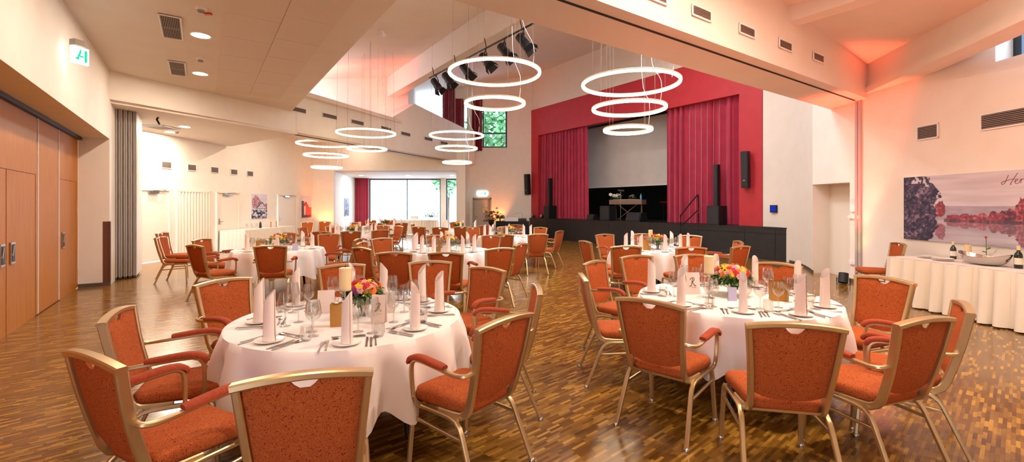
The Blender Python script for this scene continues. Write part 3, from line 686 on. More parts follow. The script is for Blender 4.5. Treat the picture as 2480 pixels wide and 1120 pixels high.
# table beside the partition
chair_px(4, (461, 595), (496, 598), 'a', A+'dark back toward camera, left front of table beside grey partition', True, w=.4)
chair_px(4, (497, 584), (533, 580), 'b', A+'turned to camera at left end of table beside grey partition', True, w=.4)
chair_px(4, (620, 598), (690, 597), 'c', A+'back squarely to camera at the table beside grey partition', True)
chair_px(4, (800, 585), (823, 578), 'd', A+'in profile facing left at right end of table beside grey partition', True, w=.3)
chair_px(4, (783, 570), (811, 568), 'e', A+'facing left at right rear of table beside grey partition', True, w=.3)
chair_px(4, (676, 566), (706, 566), 'f', B+'hidden behind the flowers of table beside grey partition', False, w=.2)
# middle table
chair_px(5, (926, 615), (984, 614), 'a', B+'back turned at left front of the middle table', False)
chair_px(5, (1046, 614), (1114, 616), 'b', B+'back turned at right front of the middle table', False)
chair_px(5, (869, 602), (885, 604), 'c', A+'edge-on at left end of the middle table', True, w=.3)
chair_px(5, (877, 591), (903, 589), 'd', A+'facing right behind the edge-on chair left of middle table', True, w=.4, push=-.1)
chair_px(5, (1188, 605), (1232, 603), 'e', A+'facing left at right front end of the middle table', True, w=.4)
chair_px(5, (1243, 596), (1255, 590), 'f', B+'edge-on in the aisle right of the middle table', False, w=.2, push=-.1)
chair_px(5, (953, 581), (985, 580), 'g', B+'facing camera at left rear of the middle table', False, w=.4)
chair_px(5, (1040, 574), (1086, 574), 'h', B+'facing camera behind the flowers of the middle table', False, w=.3)
chair_px(5, (1138, 576), (1175, 577), 'i', B+'facing camera behind two napkins of the middle table', False, w=.3)
# the smaller far tables: chairs by heading around the table
def far_chairs(tk, spots):
    for n_, (px, py, arms, lab) in enumerate(spots):
        x, y = at(px, py, .93); tx, ty = TAB[tk][0]-x, TAB[tk][1]-y; L = hypot(tx, ty)
        rz = atan2(ty, tx)-pi/2; d = .33 if L < 2.6 else L-TAB[tk][2]-.8
        if L < 1.28: d = .33-(1.28-L)
        f = (tx/L, ty/L); loc = keep_off(tk, (x+f[0]*d, y+f[1]*d, 0), .4); CHAIRS.setdefault(tk, []).append((str(n_), loc, rz))
        make_chair(loc, rz, (A if arms else B)+lab, arms, False)
far_chairs(6, [(850, 562, 0, 'back turned at front of table before orange-lit corner'), (777, 563, 0, 'back turned at left front of table before orange-lit corner'), (921, 559, 1, 'facing left at right front of table before orange-lit corner'),
               (966, 549, 1, 'edge-on at right end of table before orange-lit corner'), (747, 553, 1, 'facing right at left end of table before orange-lit corner'), (806, 549, 0, 'facing camera at left rear of table before orange-lit corner'), (927, 547.5, 0, 'facing camera at right rear of table before orange-lit corner')])
far_chairs(7, [(1218, 570, 0, 'back turned at front of table before the black console table'), (1303, 569, 1, 'facing left away from camera at the table by the stage corner'), (1353, 561, 1, 'in profile facing left near the stage corner, rightmost of its table'),
               (1297, 553, 0, 'facing camera against the stage front corner'), (1172, 554, 0, 'facing camera left of the table before the black console table'), (1224, 551, 0, 'facing camera between console table and bouquet')])
far_chairs(8, [(1066, 552.5, 0, 'back turned at left front of far table before alcove'), (1124, 553.5, 0, 'back turned at right front of far table before alcove'), (1014, 550.5, 1, 'edge-on at left end of far table before alcove'), (1037, 544, 1, 'facing right at left rear of far table before alcove'),
               (1168, 547.5, 0, 'at right end of far table before alcove, near exit door'), (1104, 539, 0, 'facing camera at rear of far table before alcove')])
far_chairs(9, [(899, 545, 0, 'back turned at front of farthest table by red curtain'), (862, 540.5, 0, 'at left end of farthest table by red curtain'), (972, 541.5, 1, 'at right end of farthest table by red curtain'), (944, 534.6, 0, 'facing camera at rear of farthest table by red curtain'), (898, 534.6, 0, 'left rear of farthest table by red curtain')])
def lone(px, py, rz, label, arms=False): x, y = at(px, py, .93); make_chair((x, y, 0), rz, (A if arms else B)+label, arms, False)
lone(738, 539.5, pi+.1, 'standing against the orange-lit wall under the red house picture')
lone(776, 538.5, pi-.1, 'standing against the orange-lit wall beside the alcove opening')
lone(1256, 545, -.3, 'beside the black console table')
x, y = at(394, 573, .95); ch = make_chair((x+.35, y, 0), -pi/2+.25, 'lower orange chair of the nested pair by the grey partition', False); 
c2 = make_chair((x+.31, y+.09, .09), -pi/2+.25, 'upper orange chair nested on another by the grey partition', False)
make_chair((6.42, 7.95, 0), 1.25, B+'between the far buffet end and the grey wall rail', False)

# ================================================================== TABLES
def cloth_mesh(r, seed, drop=.46, top=.757):
    rnd = random.Random(seed); k = 15; ph = rnd.random()*6; ph2 = rnd.random()*6
    N = 200; rows = []
    for q_ in (.02, .5, .9, .985): rows.append([(r*q_*cos(2*pi*i/N), r*q_*sin(2*pi*i/N), top) for i in range(N)])
    for j in range(13):
        f = j/12; row = []
        for i in range(N):
            a = 2*pi*i/N; w = cos(k*a+1.1*sin(2*a+ph)+.8*sin(5*a+ph2)); w2 = cos(4*a+ph)
            rad = r+.012*min(1, f*6)+f**.62*(.04+.075*(w if w > 0 else .8*w)*min(1, .15+f*2.6)+.018*w2*f)
            z = top-.008*min(1, f*8)-drop*f*(1+.05*w2+.075*w*f)
            row.append((rad*cos(a), rad*sin(a), z))
        rows.append(row)
    m = MB(); loft(rows, m); m.f.pop(); m.m.pop(); return m.mesh('round_cloth', CLOTH, 70)
def table(tk, legs=4):
    x, y, r = TAB[tk]
    t = thing('round_table', 'round banquet table with black legs under white cloth, '+TN[tk], 'table', (x, y, 0))
    MB().lathe([(r-.01, .72), (r-.01, .748)], 48).build('tabletop', WOOD, t)
    for k in range(4):
        a = pi/4+k*pi/2+.3; MB().sweep([(.48*cos(a), .48*sin(a), .72), (.56*cos(a), .56*sin(a), 0)], circ(.022, 10)).build('leg', DARK, t)
    c = one('tablecloth', cloth_mesh(r, tk), None, 'white draped cloth on the '+TN[tk], 'tablecloth', (x, y, 0)); return t
for k in TAB: table(k)
TOP = .757
# ---- table ware meshes
def napkin_mesh():
    """tall rolled cloth: a spiral tube cut slanting at the tip"""
    m = MB(); N = 30
    def P(a, b_):
        th = a*2*pi*1.45; r0 = .041-.010*a*.6
        H = .275+.04*cos(th-.6)
        z = .012+(H-.012)*b_; taper = 1-.14*b_
        return (r0*taper*cos(th), r0*taper*sin(th)*.82, z)
    m.grid(46, 9, P)
    m.grid(46, 3, lambda a, b_: (lambda p: (p[0]*1.05, p[1]*1.05, .0+.028*b_))(P(a, 0)))
    me = m.mesh('rolled_napkin', NAPK, 60); return me
def plate_mesh(r=.085): return MB().lathe([(.001, .004), (r*.6, .004), (r*.66, .006), (r, .014), (r, .017), (r*.68, .0095), (r*.6, .008), (.001, .008)], 36).mesh('plate', CHINA, 30)
def wine_mesh(h=.215, rb=.043, ro=.034, stem=.095):
    p = [(.036, 0), (.036, .002), (.02, .005), (.0045, .012), (.0042, stem-.01), (.012, stem), (rb*.8, stem+.02), (rb, stem+.047), (rb*.95, stem+.08), (ro, h)]
    m = MB(); m.lathe(p, 20); m.f = m.f[:-2]; m.m = m.m[:-2]; return m.mesh('wine_glass', GLASS, 60)
def tumbler_mesh():
    m = MB().lathe([(.001, .004), (.028, .004), (.036, .03), (.037, .06), (.033, .095)], 20); m.f = m.f[:-2]; m.m = m.m[:-2]; return m.mesh('tumbler', GLASS, 60)
def knife_mesh():
    m = MB(); m.add([(-.006, -.1, .002), (.006, -.1, .002), (.0065, 0, .002), (-.0055, 0, .002), (-.006, -.1, .006), (.006, -.1, .006), (.0065, 0, .005), (-.0055, 0, .005)], [(0, 3, 2, 1), (4, 5, 6, 7), (0, 1, 5, 4), (1, 2, 6, 5), (2, 3, 7, 6), (3, 0, 4, 7)])
    m.prism([(-.0055, 0), (.0065, 0), (.0095, .04), (.008, .085), (-.002, .11), (-.0055, .09)], .002, .0042); return m.mesh('table_knife', CUTL, 30)
def fork_mesh():
    m = MB(); m.sweep([(0, -.1, .004), (0, -.05, .0035), (0, .02, .006), (0, .045, .004)], rect(.009, .003), scale=lambda f: 1.25-.5*f)
    m.prism([(-.006, .04), (.006, .04), (.0115, .06), (.0115, .07), (-.0115, .07), (-.0115, .06)], .0035, .0058)
    for k in range(4): x = -.0098+k*.0065; m.prism([(x-.0017, .07), (x+.0017, .07), (x+.001, .108), (x-.001, .108)], .004, .006)
    return m.mesh('table_fork', CUTL, 30)
def spoon_mesh():
    m = MB(); m.sweep([(0, -.1, .004), (0, -.05, .0035), (0, .02, .006), (0, .05, .005)], rect(.009, .003), scale=lambda f: 1.25-.5*f)
    m.grid(12, 5, lambda a, b_: (.017*b_*cos(2*pi*a), .076+.028*b_*sin(2*pi*a), .002+.006*b_*b_), cu=True); return m.mesh('table_spoon', CUTL, 60)
NM, PMh, WM, W2, TM, KM, FM, SM = napkin_mesh(), plate_mesh(), wine_mesh(), wine_mesh(.235, .05, .037, .1), tumbler_mesh(), knife_mesh(), fork_mesh(), spoon_mesh()
ORD = ['nearest the camera', 'second clockwise from the nearest seat', 'third clockwise from the nearest seat', 'fourth clockwise from the nearest seat', 'fifth clockwise from the nearest seat', 'sixth clockwise from the nearest seat', 'seventh clockwise from the nearest seat', 'eighth clockwise from the nearest seat', 'ninth clockwise from the nearest seat', 'tenth clockwise from the nearest seat']
SHORT = {1: 'left foreground table', 2: 'right foreground table', 3: 'stage-steps table', 4: 'grey-partition table', 5: 'middle table', 6: 'orange-corner table', 7: 'console-side table', 8: 'alcove-front table', 9: 'red-curtain far table'}
def ware(name, me, label, cat, x, y, z=TOP, rz=0, group=None):
    o = link(name, me); o.location = (x, y, z); o.rotation_euler = (0, 0, rz); return tag(o, label, cat, group)
def settings(tk, angs, rs, level):
    cx0, cy0, r = TAB[tk]; T = SHORT[tk]; rnd = random.Random(tk)
    # order clockwise (as seen from above) starting with the seat nearest the camera
    near = atan2(-cy0, -cx0); order = sorted(range(len(angs)), key=lambda i: (near-angs[i]+.25) % (2*pi))
    for n_, i in enumerate(order):
        a = angs[i]; R_ = rs[i] if rs else r-.17; S = 'seat '+ORD[n_]; g = lambda w_: '%s on the %s' % (w_, T)
        px, py = cx0+R_*cos(a), cy0+R_*sin(a); rz = a+pi/2   # local +y points to the centre
        def L(x, y): return (px+x*cos(rz)-y*sin(rz), py+x*sin(rz)+y*cos(rz))
        ware('side_plate', PMh, 'small white plate at %s, %s' % (S, T), 'plate', px, py, TOP, 0, g('plates'))
        ware('rolled_napkin', NM, 'tall rolled cream napkin at %s, %s' % (S, T), 'napkin', px, py, TOP+.009, rnd.uniform(-.9, .9)+(pi if rnd.random() < .3 else 0), g('napkins'))
        if level >= 1:
            x, y = L(.15, .2); ware('wine_glass', W2, 'large wine glass at %s, %s' % (S, T), 'glass', x, y, TOP, 0, g('large wine glasses'))
            x, y = L(.06, .27); ware('wine_glass', WM, 'slim wine glass at %s, %s' % (S, T), 'glass', x, y, TOP, 0, g('slim wine glasses'))
        if level >= 2:
            x, y = L(.19, .11); ware('water_tumbler', TM, 'low water tumbler at %s, %s' % (S, T), 'glass', x, y, TOP, 0, g('tumblers'))
            for nm, me, ds, cat in (('table_knife', KM, (('inner', .115), ('outer', .140)), 'knife'), ('table_fork', FM, (('inner', -.115), ('outer', -.145)), 'fork'), ('table_spoon', SM, (('soup', .168),), 'spoon')):
                for w_, dx in ds:
                    x, y = L(dx, rnd.uniform(-.02, .02)); ware(nm, me, '%s steel %s at %s, %s' % (w_, cat, S, T), cat, x, y, TOP, rz+rnd.uniform(-.06, .06), g(w_+' '+cat+'s'))
            x, y = L(.01, .135); ware('dessert_spoon', SM, 'crosswise dessert spoon at %s, %s' % (S, T), 'spoon', x, y, TOP+.0, rz+pi/2+rnd.uniform(-.1, .1), g('dessert spoons'))
            x, y = L(.0, .165); ware('dessert_fork', FM, 'crosswise dessert fork at %s, %s' % (S, T), 'fork', x, y, TOP, rz-pi/2+rnd.uniform(-.1, .1), g('dessert forks'))
        elif level == 1:
            x, y = L(.13, 0); ware('table_knife', KM, 'steel knife at %s, %s' % (S, T), 'knife', x, y, TOP, rz, g('knives'))
            x, y = L(-.13, 0); ware('table_fork', FM, 'steel fork at %s, %s' % (S, T), 'fork', x, y, TOP, rz, g('forks'))
def polar(tk, pts): 
    A_, R_ = [], []
    for px, py in pts:
        x, y = at(px, py, TOP+.005); dx, dy = x-TAB[tk][0], y-TAB[tk][1]; A_.append(atan2(dy, dx)); R_.append(min(hypot(dx, dy), TAB[tk][2]-.115))
    return A_, R_
settings(1, *polar(1, [(652, 827), (840, 833), (1006, 797), (1064, 754), (1043, 724), (853, 716), (708, 738), (627, 781), (945, 712)]), 2)
settings(2, *polar(2, [(1578, 707), (1650, 740), (1800, 757), (1940, 764), (1998, 744), (1838, 690), (1728, 682), (1645, 684), (1980, 708)]), 2)
def seat_angles(tk): return [atan2(l[1]-TAB[tk][1], l[0]-TAB[tk][0]) for k, l, r_ in CHAIRS[tk]]
for k in (3, 4, 5): settings(k, seat_angles(k), None, 1)
def spaced(tk, n_, off): return [off+2*pi*i/n_ for i in range(n_)]
settings(6, spaced(6, 8, -1.9), None, 1); settings(7, spaced(7, 8, -1.6), None, 1)
settings(8, spaced(8, 7, -1.3), None, 0); settings(9, spaced(9, 7, -1.5), None, 0)
# ---- centrepieces
def petal_flower(name, n_=7, r=.03, up=.5, layers=2):
    m = MB()
    for l_ in range(layers):
        rr = r*(1-.33*l_); e = up+.35*l_
        for k in range(n_):
            a = 2*pi*(k+.5*l_)/n_; w = 2.5*rr/n_
            def P(f, s): 
                q_ = f*rr; z = q_*e+.012*l_*.5-.010*f*f; ww = w*sin(pi*min(.92, .15+f*.8))
                return (q_*cos(a)-s*ww*sin(a), q_*sin(a)+s*ww*cos(a), z)
            m.grid(3, 4, lambda s, f, P=P: P(f, s*2-1))
    return m
FM_ = {}
for c in FLW:
    big = c in ('yellow',)
    m = petal_flower(c, 11 if big else 6, .03 if big else .025, .2 if big else .6, 2 if big else 3); FM_[c] = m.mesh('flower_'+c, FLW[c], 0)
DISC = MB().lathe([(.001, .012), (.010, .010), (.013, .003), (.012, 0)], 12).mesh('disc', SEEDS)
def leafy(n_, r, z0, z1, rnd, size=.055):
    m = MB()
    for _ in range(n_):
        a = rnd.random()*2*pi; f = sqrt(rnd.random()); z = z0+(z1-z0)*rnd.random(); rr = r*(.35+.65*f); c = Vector((rr*cos(a), rr*sin(a), z))
        d = Vector((cos(a), sin(a), rnd.uniform(-.9, .5))).normalized(); s = d.cross(Vector((0, 0, 1))).normalized(); L = size*rnd.uniform(.7, 1.5); w = L*.28
        m.add([c-d*L*.5, c+s*w+Vector((0, 0, .006)), c+d*L*.6, c-s*w+Vector((0, 0, .006))], [(0, 1, 2, 3)])
    return m
def bouquet(loc, label, n_, R_, cols, seed, vase=True, scale=1.0):
    rnd = random.Random(seed); t = thing('flower_bouquet', label, 'bouquet', loc); t.scale = (scale,)*3
    v = MB().lathe([(.03, 0), (.034, .004), (.038, .05), (.05, .11), (.055, .135)], 22); v.f.pop(); v.m.pop(); v.build('vase', GLASS, t)
    st = MB()
    for k in range(12):
        a = rnd.random()*6.28; st.sweep([(.012*cos(a), .012*sin(a), .01), (.03*cos(a), .03*sin(a), .12), (.06*cos(a), .06*sin(a), .19)], circ(.003, 5))
    st.build('stems', STEMM, t)
    leafy(330, R_*1.12, .10, .22, rnd).build('foliage', GREEN, t, 0)
    pts = []
    for k in range(n_):
        f = (k+.5)/n_; ph = k*2.39996; th = f**.6*1.45; d = Vector((sin(th)*cos(ph), sin(th)*sin(ph), cos(th)*.62+.04)); p = Vector((0, 0, .18))+d*R_*rnd.uniform(.92, 1.08)
        c = rnd.choice(cols); o = link('flower', FM_[c], t); o.location = p; o.rotation_euler = d.to_track_quat('Z', 'Y').to_euler(); s = rnd.uniform(.8, 1.25); o.scale = (s, s, s)
        if c == 'yellow' and k % 2: link('flower_center', DISC, o)
    return t
MIX = ['orange', 'yellow', 'yellow', 'red', 'peach', 'orange', 'pink', 'purple', 'red']
MIX2 = ['orange', 'yellow', 'red', 'pink', 'orange', 'pink', 'violet', 'peach', 'yellow']
def on(px, py, z=TOP): x, y = at(px, py, z); return (x, y, z)
bouquet(on(880, 764), 'bright mixed bouquet in glass vase on the left foreground table', 74, .125, MIX, 3)
bouquet(on(1772, 716), 'large mixed bouquet with sunflower on the right foreground table', 72, .155, MIX2, 5)
FARB = {3: (1578, 605), 4: (655, 610), 5: (1063, 612), 6: (862, 570), 7: (1243, 573), 8: (1097, 553), 9: (917, 545)}
for k, p in FARB.items(): bouquet((TAB[k][0]+(.05 if k != 4 else .05), TAB[k][1]-.1, TOP), 'small mixed bouquet with yellow blooms on the '+SHORT[k], 30, .16, ['yellow', 'orange', 'red', 'yellow', 'peach'], k+20)
def candle_set(loc, T, r=.04, h=.16, sh=.20):
    t = thing('candle_stand', 'slim metal candle stand on the '+T, 'candle stand', loc)
    MB().lathe([(.05, 0), (.05, .004), (.012, .012), (.006, .02), (.006, sh-.02), (.012, sh-.008), (.052, sh-.004), (.052, sh)], 20).build('stand', STEEL, t)
    c = thing('pillar_candle', 'thick cream pillar candle on the stand, '+T, 'candle', (loc[0], loc[1], loc[2]+sh))
    MB().lathe([(r, 0), (r, h-.006), (r-.006, h), (.001, h-.003)], 24).build('wax', WAX, c); MB().sweep([(0, 0, h-.004), (.001, 0, h+.018)], circ(.0018, 5)).build('wick', INK, c)
candle_set(on(836, 775), SHORT[1], .043, .165, .22); candle_set(on(1717, 722), SHORT[2], .043, .165, .22)
for k in (3, 5): candle_set((TAB[k][0]-.02, TAB[k][1]+.12, TOP), SHORT[k])
candle_set((TAB[6][0]+.15, TAB[6][1]+.1, TOP), SHORT[6])
# R menu cards
def stroke(pts, w=.0035, th=.0012):
    """flat pen strokes in the local xz plane"""
    m = MB()
    for p in pts: m.sweep([(v.x, 0, v.y) for v in bez([(a, b_, 0) for a, b_ in p], 5)], rect(w, th), up=(0, 1, 0))
    return m
R_STROKES = [[(-.012, -.03), (-.004, .0), (.002, .028)], [(-.02, .018), (-.01, .03), (.008, .034), (.016, .024), (.010, .008), (-.002, .002)], [(-.002, .002), (.008, -.016), (.018, -.030), (.030, -.030)], [(-.012, -.03), (-.022, -.034), (-.026, -.028)]]
def menu_card(loc, rz, w, h, label, letter=True, mat=PAPER):
    t = thing('menu_card', label, 'menu card', loc, rz)
    m = MB(); a = .26; th = .0012; d = h*sin(a)
    # tent card: front leans back, rear leaf opens behind it
    m.add([(-w/2, -.0, 0), (w/2, 0, 0), (w/2, d*.5, h), (-w/2, d*.5, h), (-w/2, th, 0), (w/2, th, 0), (w/2, d*.5+th, h), (-w/2, d*.5+th, h)], [(0, 1, 2, 3), (4, 7, 6, 5), (0, 4, 5, 1), (3, 2, 6, 7), (0, 3, 7, 4), (1, 5, 6, 2)])
    m.add([(-w/2, d, 0), (w/2, d, 0), (w/2, d*.5+th, h), (-w/2, d*.5+th, h), (-w/2, d+th, 0), (w/2, d+th, 0), (w/2, d*.5+2*th, h), (-w/2, d*.5+2*th, h)], [(0, 1, 2, 3), (4, 7, 6, 5), (0, 4, 5, 1), (3, 2, 6, 7), (0, 3, 7, 4), (1, 5, 6, 2)])
    m.build('card', mat, t, 0)
    if letter:
        s = w/.145; o = stroke([[(x*s*1.15, z*s*1.15) for x, z in p] for p in R_STROKES], .0055*s).build('printed_initial', INK, t); o.location = (0, d*.25*1.18-.0015, h*.57); o.rotation_euler = (-a*.5-.005, 0, 0)
        l_ = MB().box((.01*s, 0, 0), (.05*s, .001, .0012)).build('printed_line', INK, t); o2 = l_; o2.location = (0, d*.5*.33-.001, h*.33); o2.rotation_euler = (-a*.5, 0, 0)
    return t
menu_card(on(914, 784), -.12, .105, .20, 'pale menu card with black script initial beside the left foreground bouquet')
menu_card(on(789, 757), .25, .125, .17, 'blank back of a menu card left of candle on left foreground table', False)
menu_card(on(944, 757), .1, .07, .16, 'narrow blank menu card behind the lettered one, left foreground table', False)
menu_card(on(1679, 714), .1, .145, .205, 'pale menu card with black script initial on right foreground table')
menu_card(on(1775, 730), -.2, .07, .12, 'small lilac tent card on right foreground table', False, LILAC)
menu_card((TAB[3][0]+.12, TAB[3][1]-.28, TOP), .1, .14, .15, 'small pale menu card on the stage-steps table', False)
menu_card((TAB[4][0]+.05, TAB[4][1]-.3, TOP), -.3, .14, .2, 'pale menu card on the grey-partition table', False)
menu_card((TAB[4][0]+.45, TAB[4][1]-.3, TOP), .3, .1, .13, 'lilac tent card on the grey-partition table', False, LILAC)
menu_card((TAB[5][0]+.0, TAB[5][1]-.3, TOP), 0, .14, .16, 'pale menu card on the middle table', False)
def gold_bag(loc, rz, label, w=.1, h=.16):
    m = MB(); m.grid(24, 5, lambda a, b_: (lambda q_: (q_[0]*(w/2)*(1+.06*b_), q_[1]*w*.36*(1-.15*b_), h*b_+(.006*sin(a*40) if b_ == 1 else 0)))((max(-1, min(1, 1.5*cos(2*pi*a))), max(-1, min(1, 1.5*sin(2*pi*a))))), cu=True)
    m.prism([(-w/2, -w*.36), (w/2, -w*.36), (w/2, w*.36), (-w/2, w*.36)], 0, .003)
    one('gold_gift_bag', m, GOLDP, label, 'paper bag', loc, rz)
gold_bag(on(817, 790), .2, 'gold paper bag on the left foreground table', .085, .155)
gold_bag(on(1886, 728), -.2, 'gold paper bag behind wine glass on right foreground table', .13, .17)
gold_bag((TAB[3][0]-.22, TAB[3][1]-.22, TOP), 0, 'gold paper bag on the stage-steps table', .16, .2)
gold_bag((TAB[4][0]-.28, TAB[4][1]-.1, TOP), 0, 'gold paper bag on the grey-partition table', .16, .17)
gold_bag((TAB[5][0]+-.1, TAB[5][1]-.25, TOP), 0, 'gold paper bag on the middle table', .12, .2)
gold_bag((TAB[7][0]-.2, TAB[7][1]-.2, TOP), 0, 'gold paper bag on the console-side table', .16, .17)
# ================================================================== RING CHANDELIERS
def chandelier(label, cx0, rings, group='ring chandeliers', cables=4):
    """rings: (X, Y, Z, diameter)"""
    X, Y, Z, D = rings[0]; t = thing('ring_chandelier', label, 'chandelier', (X, Y, Z), 0, group)
    for (x, y, z, d) in rings:
        o = Vector((x-X, y-Y, z-Z)); N = 72; path = [(o.x+d/2*cos(2*pi*i/N), o.y+d/2*sin(2*pi*i/N), o.z) for i in range(N)]
        r = MB().sweep([(p[0], p[1], p[2]+.03) for p in path], rect(.062, .022, .006), closed=True).build('ring', RINGH, t)
        MB().sweep(path, circ(.028, 8), closed=True).build('light_tube', RINGL, r)
        top = hallz(x, y) if Y < 15.5 else 4.82
        c = MB()
        for k in range(cables):
            a = 2*pi*(k+.3)/cables; p = (o.x+d/2*cos(a), o.y+d/2*sin(a)); c.sweep([(*p, o.z+.02), (o.x+d*.47*cos(a), o.y+d*.47*sin(a), top-Z+.02)], circ(.0028, 4))
        c.build('suspension_cable', GRILLE, t)
        c = MB().sweep(bez([(o.x+d*.42, o.y-.1, o.z+.1), (o.x+d*.43, o.y-.1, o.z+.5), (o.x+d*.3, o.y, o.z+1.1), (o.x+d*.3, o.y, top-Z+.02)], 4), circ(.005, 5)); c.build('power_cord', WHITEP, t)
    return t
def rg(px, py, wpx, D): d = D*FPX/wpx; return ((px-CX)/FPX*d, d, EYE+(HY-py)/FPX*d, D)
d0 = 8.35
chandelier('three-ring chandelier hanging before the red stage curtains', 0, [rg(1527, 204, 228, 1.74), (2.17, d0, EYE+(HY-264)/FPX*d0, 1.31), (2.15, d0, EYE+(HY-316)/FPX*d0, .85)])
d0 = 8.7
chandelier('two-ring chandelier hanging beside the stage spotlights', 0, [rg(1198, 178, 218, 1.74), (-.33, d0, EYE+(HY-252)/FPX*d0, 1.13)])
d0 = 13.6
chandelier('two-ring chandelier in front of the white beam wall', 0, [rg(887, 323, 136, 1.7), (-4.38, d0, EYE+(HY-361)/FPX*d0, 1.13)])
d0 = 14.6
chandelier('three-ring chandelier before the high leafy window and exit door', 0, [rg(1106, 329, 128, 1.72), (-1.8, d0, EYE+(HY-360)/FPX*d0, 1.31), (-1.78, d0, EYE+(HY-394)/FPX*d0, .9)])
d0 = 15.9
chandelier('three-ring chandelier in the side room, half behind the white beam wall', 0, [rg(783, 349, 119, 1.74), (-6.56, d0, EYE+(HY-377)/FPX*d0, 1.46), (-6.54, d0, EYE+(HY-406)/FPX*d0, 1.0)])
# ================================================================== CURTAINS
def curtain(name, p, q, z0, z1, label, folds, amp=.09, mat=None, cat='curtain', flare=0, cut=None):
    """pleated cloth from p to q; its pleats swing about the line"""
    mid = ((p[0]+q[0])/2, (p[1]+q[1])/2); L = hypot(q[0]-p[0], q[1]-p[1]); rz = atan2(q[1]-p[1], q[0]-p[0]); k = folds*10+1; rnd = random.Random(folds); jit = [rnd.uniform(.6, 1.3) for _ in range(folds+2)]; ph = [rnd.uniform(-.25, .25) for _ in range(folds+2)]
    def P(a, b_, off):
        f = a*folds; i = int(f); A_ = amp*(jit[i]*(1-(f-i))+jit[i+1]*(f-i)); w = sin(2*pi*(f+ph[i]*(1-(f-i))+ph[i+1]*(f-i)))
        zb = z0 if not cut else cut(a)
        return ((a-.5)*L*(1+flare*(1-b_))+.15*amp*cos(4*pi*f), A_*w*(1-.25*b_)+off, zb+(z1-zb)*b_)
    m = MB(); m.grid(k, 9, lambda a, b_: P(a, b_, 0)); m.grid(k, 9, lambda a, b_: P(a, b_, .012))
    N = k*9
    m.f += [(i, i+1, N+i+1, N+i) for i in range(k-1)]; m.m += [0]*(k-1)
    return one(name, m, mat or CURT, label, cat, (*mid, 0), rz, None, 70)
q = lin(W0, V, .22)
curtain('stage_curtain', lin(q, U, 11.15), lin(q, U, 7.85), .975, 5.3, 'gathered red stage curtain on the far side of the screen', 15, .10, flare=.04)
curtain('stage_curtain', lin(q, U, 3.62), lin(q, U, .7), .975, 5.3, 'gathered red stage curtain nearest the white right wall', 13, .10)
curtain('window_curtain', (bx(1072), YB-.08), (bx(1101), YB-.08), 5.0, 7.7, 'red striped curtain hanging beside the topmost high window', 5, .05, CURT2)
curtain('window_curtain', (bx(1103), YB-.08), (bx(1122), YB-.08), 4.7, bz(240), 'brownish red curtain left of the narrow high window', 4, .05, CURT2)
curtain('window_curtain', (bx(1143), YB-.08), (bx(1168), YB-.08), bz(366), bz(240), 'red curtain beside the leafy high window', 5, .05, CURT2)
curtain('alcove_curtain', (ax_(860), YA-.12), (ax_(894), YA-.12), .04, 3.3, 'tall red curtain at the edge of the alcove window', 6, .06)
# projection screen
q = lin(W0, V, 1.5)
t = thing('projection_screen', 'large grey-white projection screen hanging over the stage', 'projection screen', (*lin(q, U, 6.9), 0), atan2(-U[1], -U[0]))
MB().grid(30, 2, lambda a, b_: ((a-.5)*6.6, .02*sin(a*9)+.01*sin(a*23), 2.46+2.9*b_)).grid(30, 2, lambda a, b_: ((a-.5)*6.6, .02*sin(a*9)+.01*sin(a*23)+.004, 2.46+2.9*b_)).build('screen_cloth', SCREENM, t)
MB().sweep([(-3.32, 0, 2.45), (3.32, 0, 2.45)], circ(.025)).build('bottom_bar', WHITEP, t); MB().box((0, .05, 5.42), (6.8, .16, .16)).build('case', BLACKP, t)
# ================================================================== STAGE GEAR
def on_stage(px, py, z=.965): return at(px, py, z)
SR = atan2(-U[1], -U[0])   # faces the hall: local -y towards the audience
def box_speaker(loc, w, d, h, label, name='speaker_cabinet', wedge=False, rz=SR):
    t = thing(name, label, 'speaker', loc, rz)
    m = MB()
    if wedge: m.add([(-w/2, -d/2, 0), (w/2, -d/2, 0), (w/2, d/2, 0), (-w/2, d/2, 0), (-w/2, -d*.28, h), (w/2, -d*.28, h), (w/2, d*.32, h), (-w/2, d*.32, h)], [(0, 3, 2, 1), (4, 5, 6, 7), (0, 1, 5, 4), (1, 2, 6, 5), (2, 3, 7, 6), (3, 0, 4, 7)])
    else: m.box((0, 0, h/2), (w, d, h))
    m.build('cabinet', pm('speaker_black', '#121315', .55) if 'speaker_black' not in MATS else MATS['speaker_black'], t)
    g = MB()
    if wedge: g.box((0, -d*.42, h*.5), (w*.88, .02, h*.8), Matrix.Rotation(-atan2(d*.22, h), 3, 'X'))
    else: g.box((0, -d/2-.006, h/2), (w*.9, .014, h*.92))
    g.build('grille', pm('speaker_grille', '#26282C', .7) if 'speaker_grille' not in MATS else MATS['speaker_grille'], t)
    return t
def column_pa(loc, h, label):
    t = box_speaker(loc, .42, .46, .62, label, 'column_loudspeaker')
    MB().box((0, .0, .62+(h-.62)/2), (.145, .17, h-.62)).build('column', MATS['speaker_black'], t)
    MB().box((0, -.09, .62+(h-.62)/2), (.12, .012, (h-.62)*.96)).build('column_grille', MATS['speaker_grille'], t)
column_pa((*lin(lin(W0, V, -.12), U, 1.42), .965), 1.98, 'black column loudspeaker before the curtain nearest the right wall')
column_pa((*lin(lin(W0, V, -.12), U, 10.0), .965), 1.95, 'black column loudspeaker before the far stage curtain')
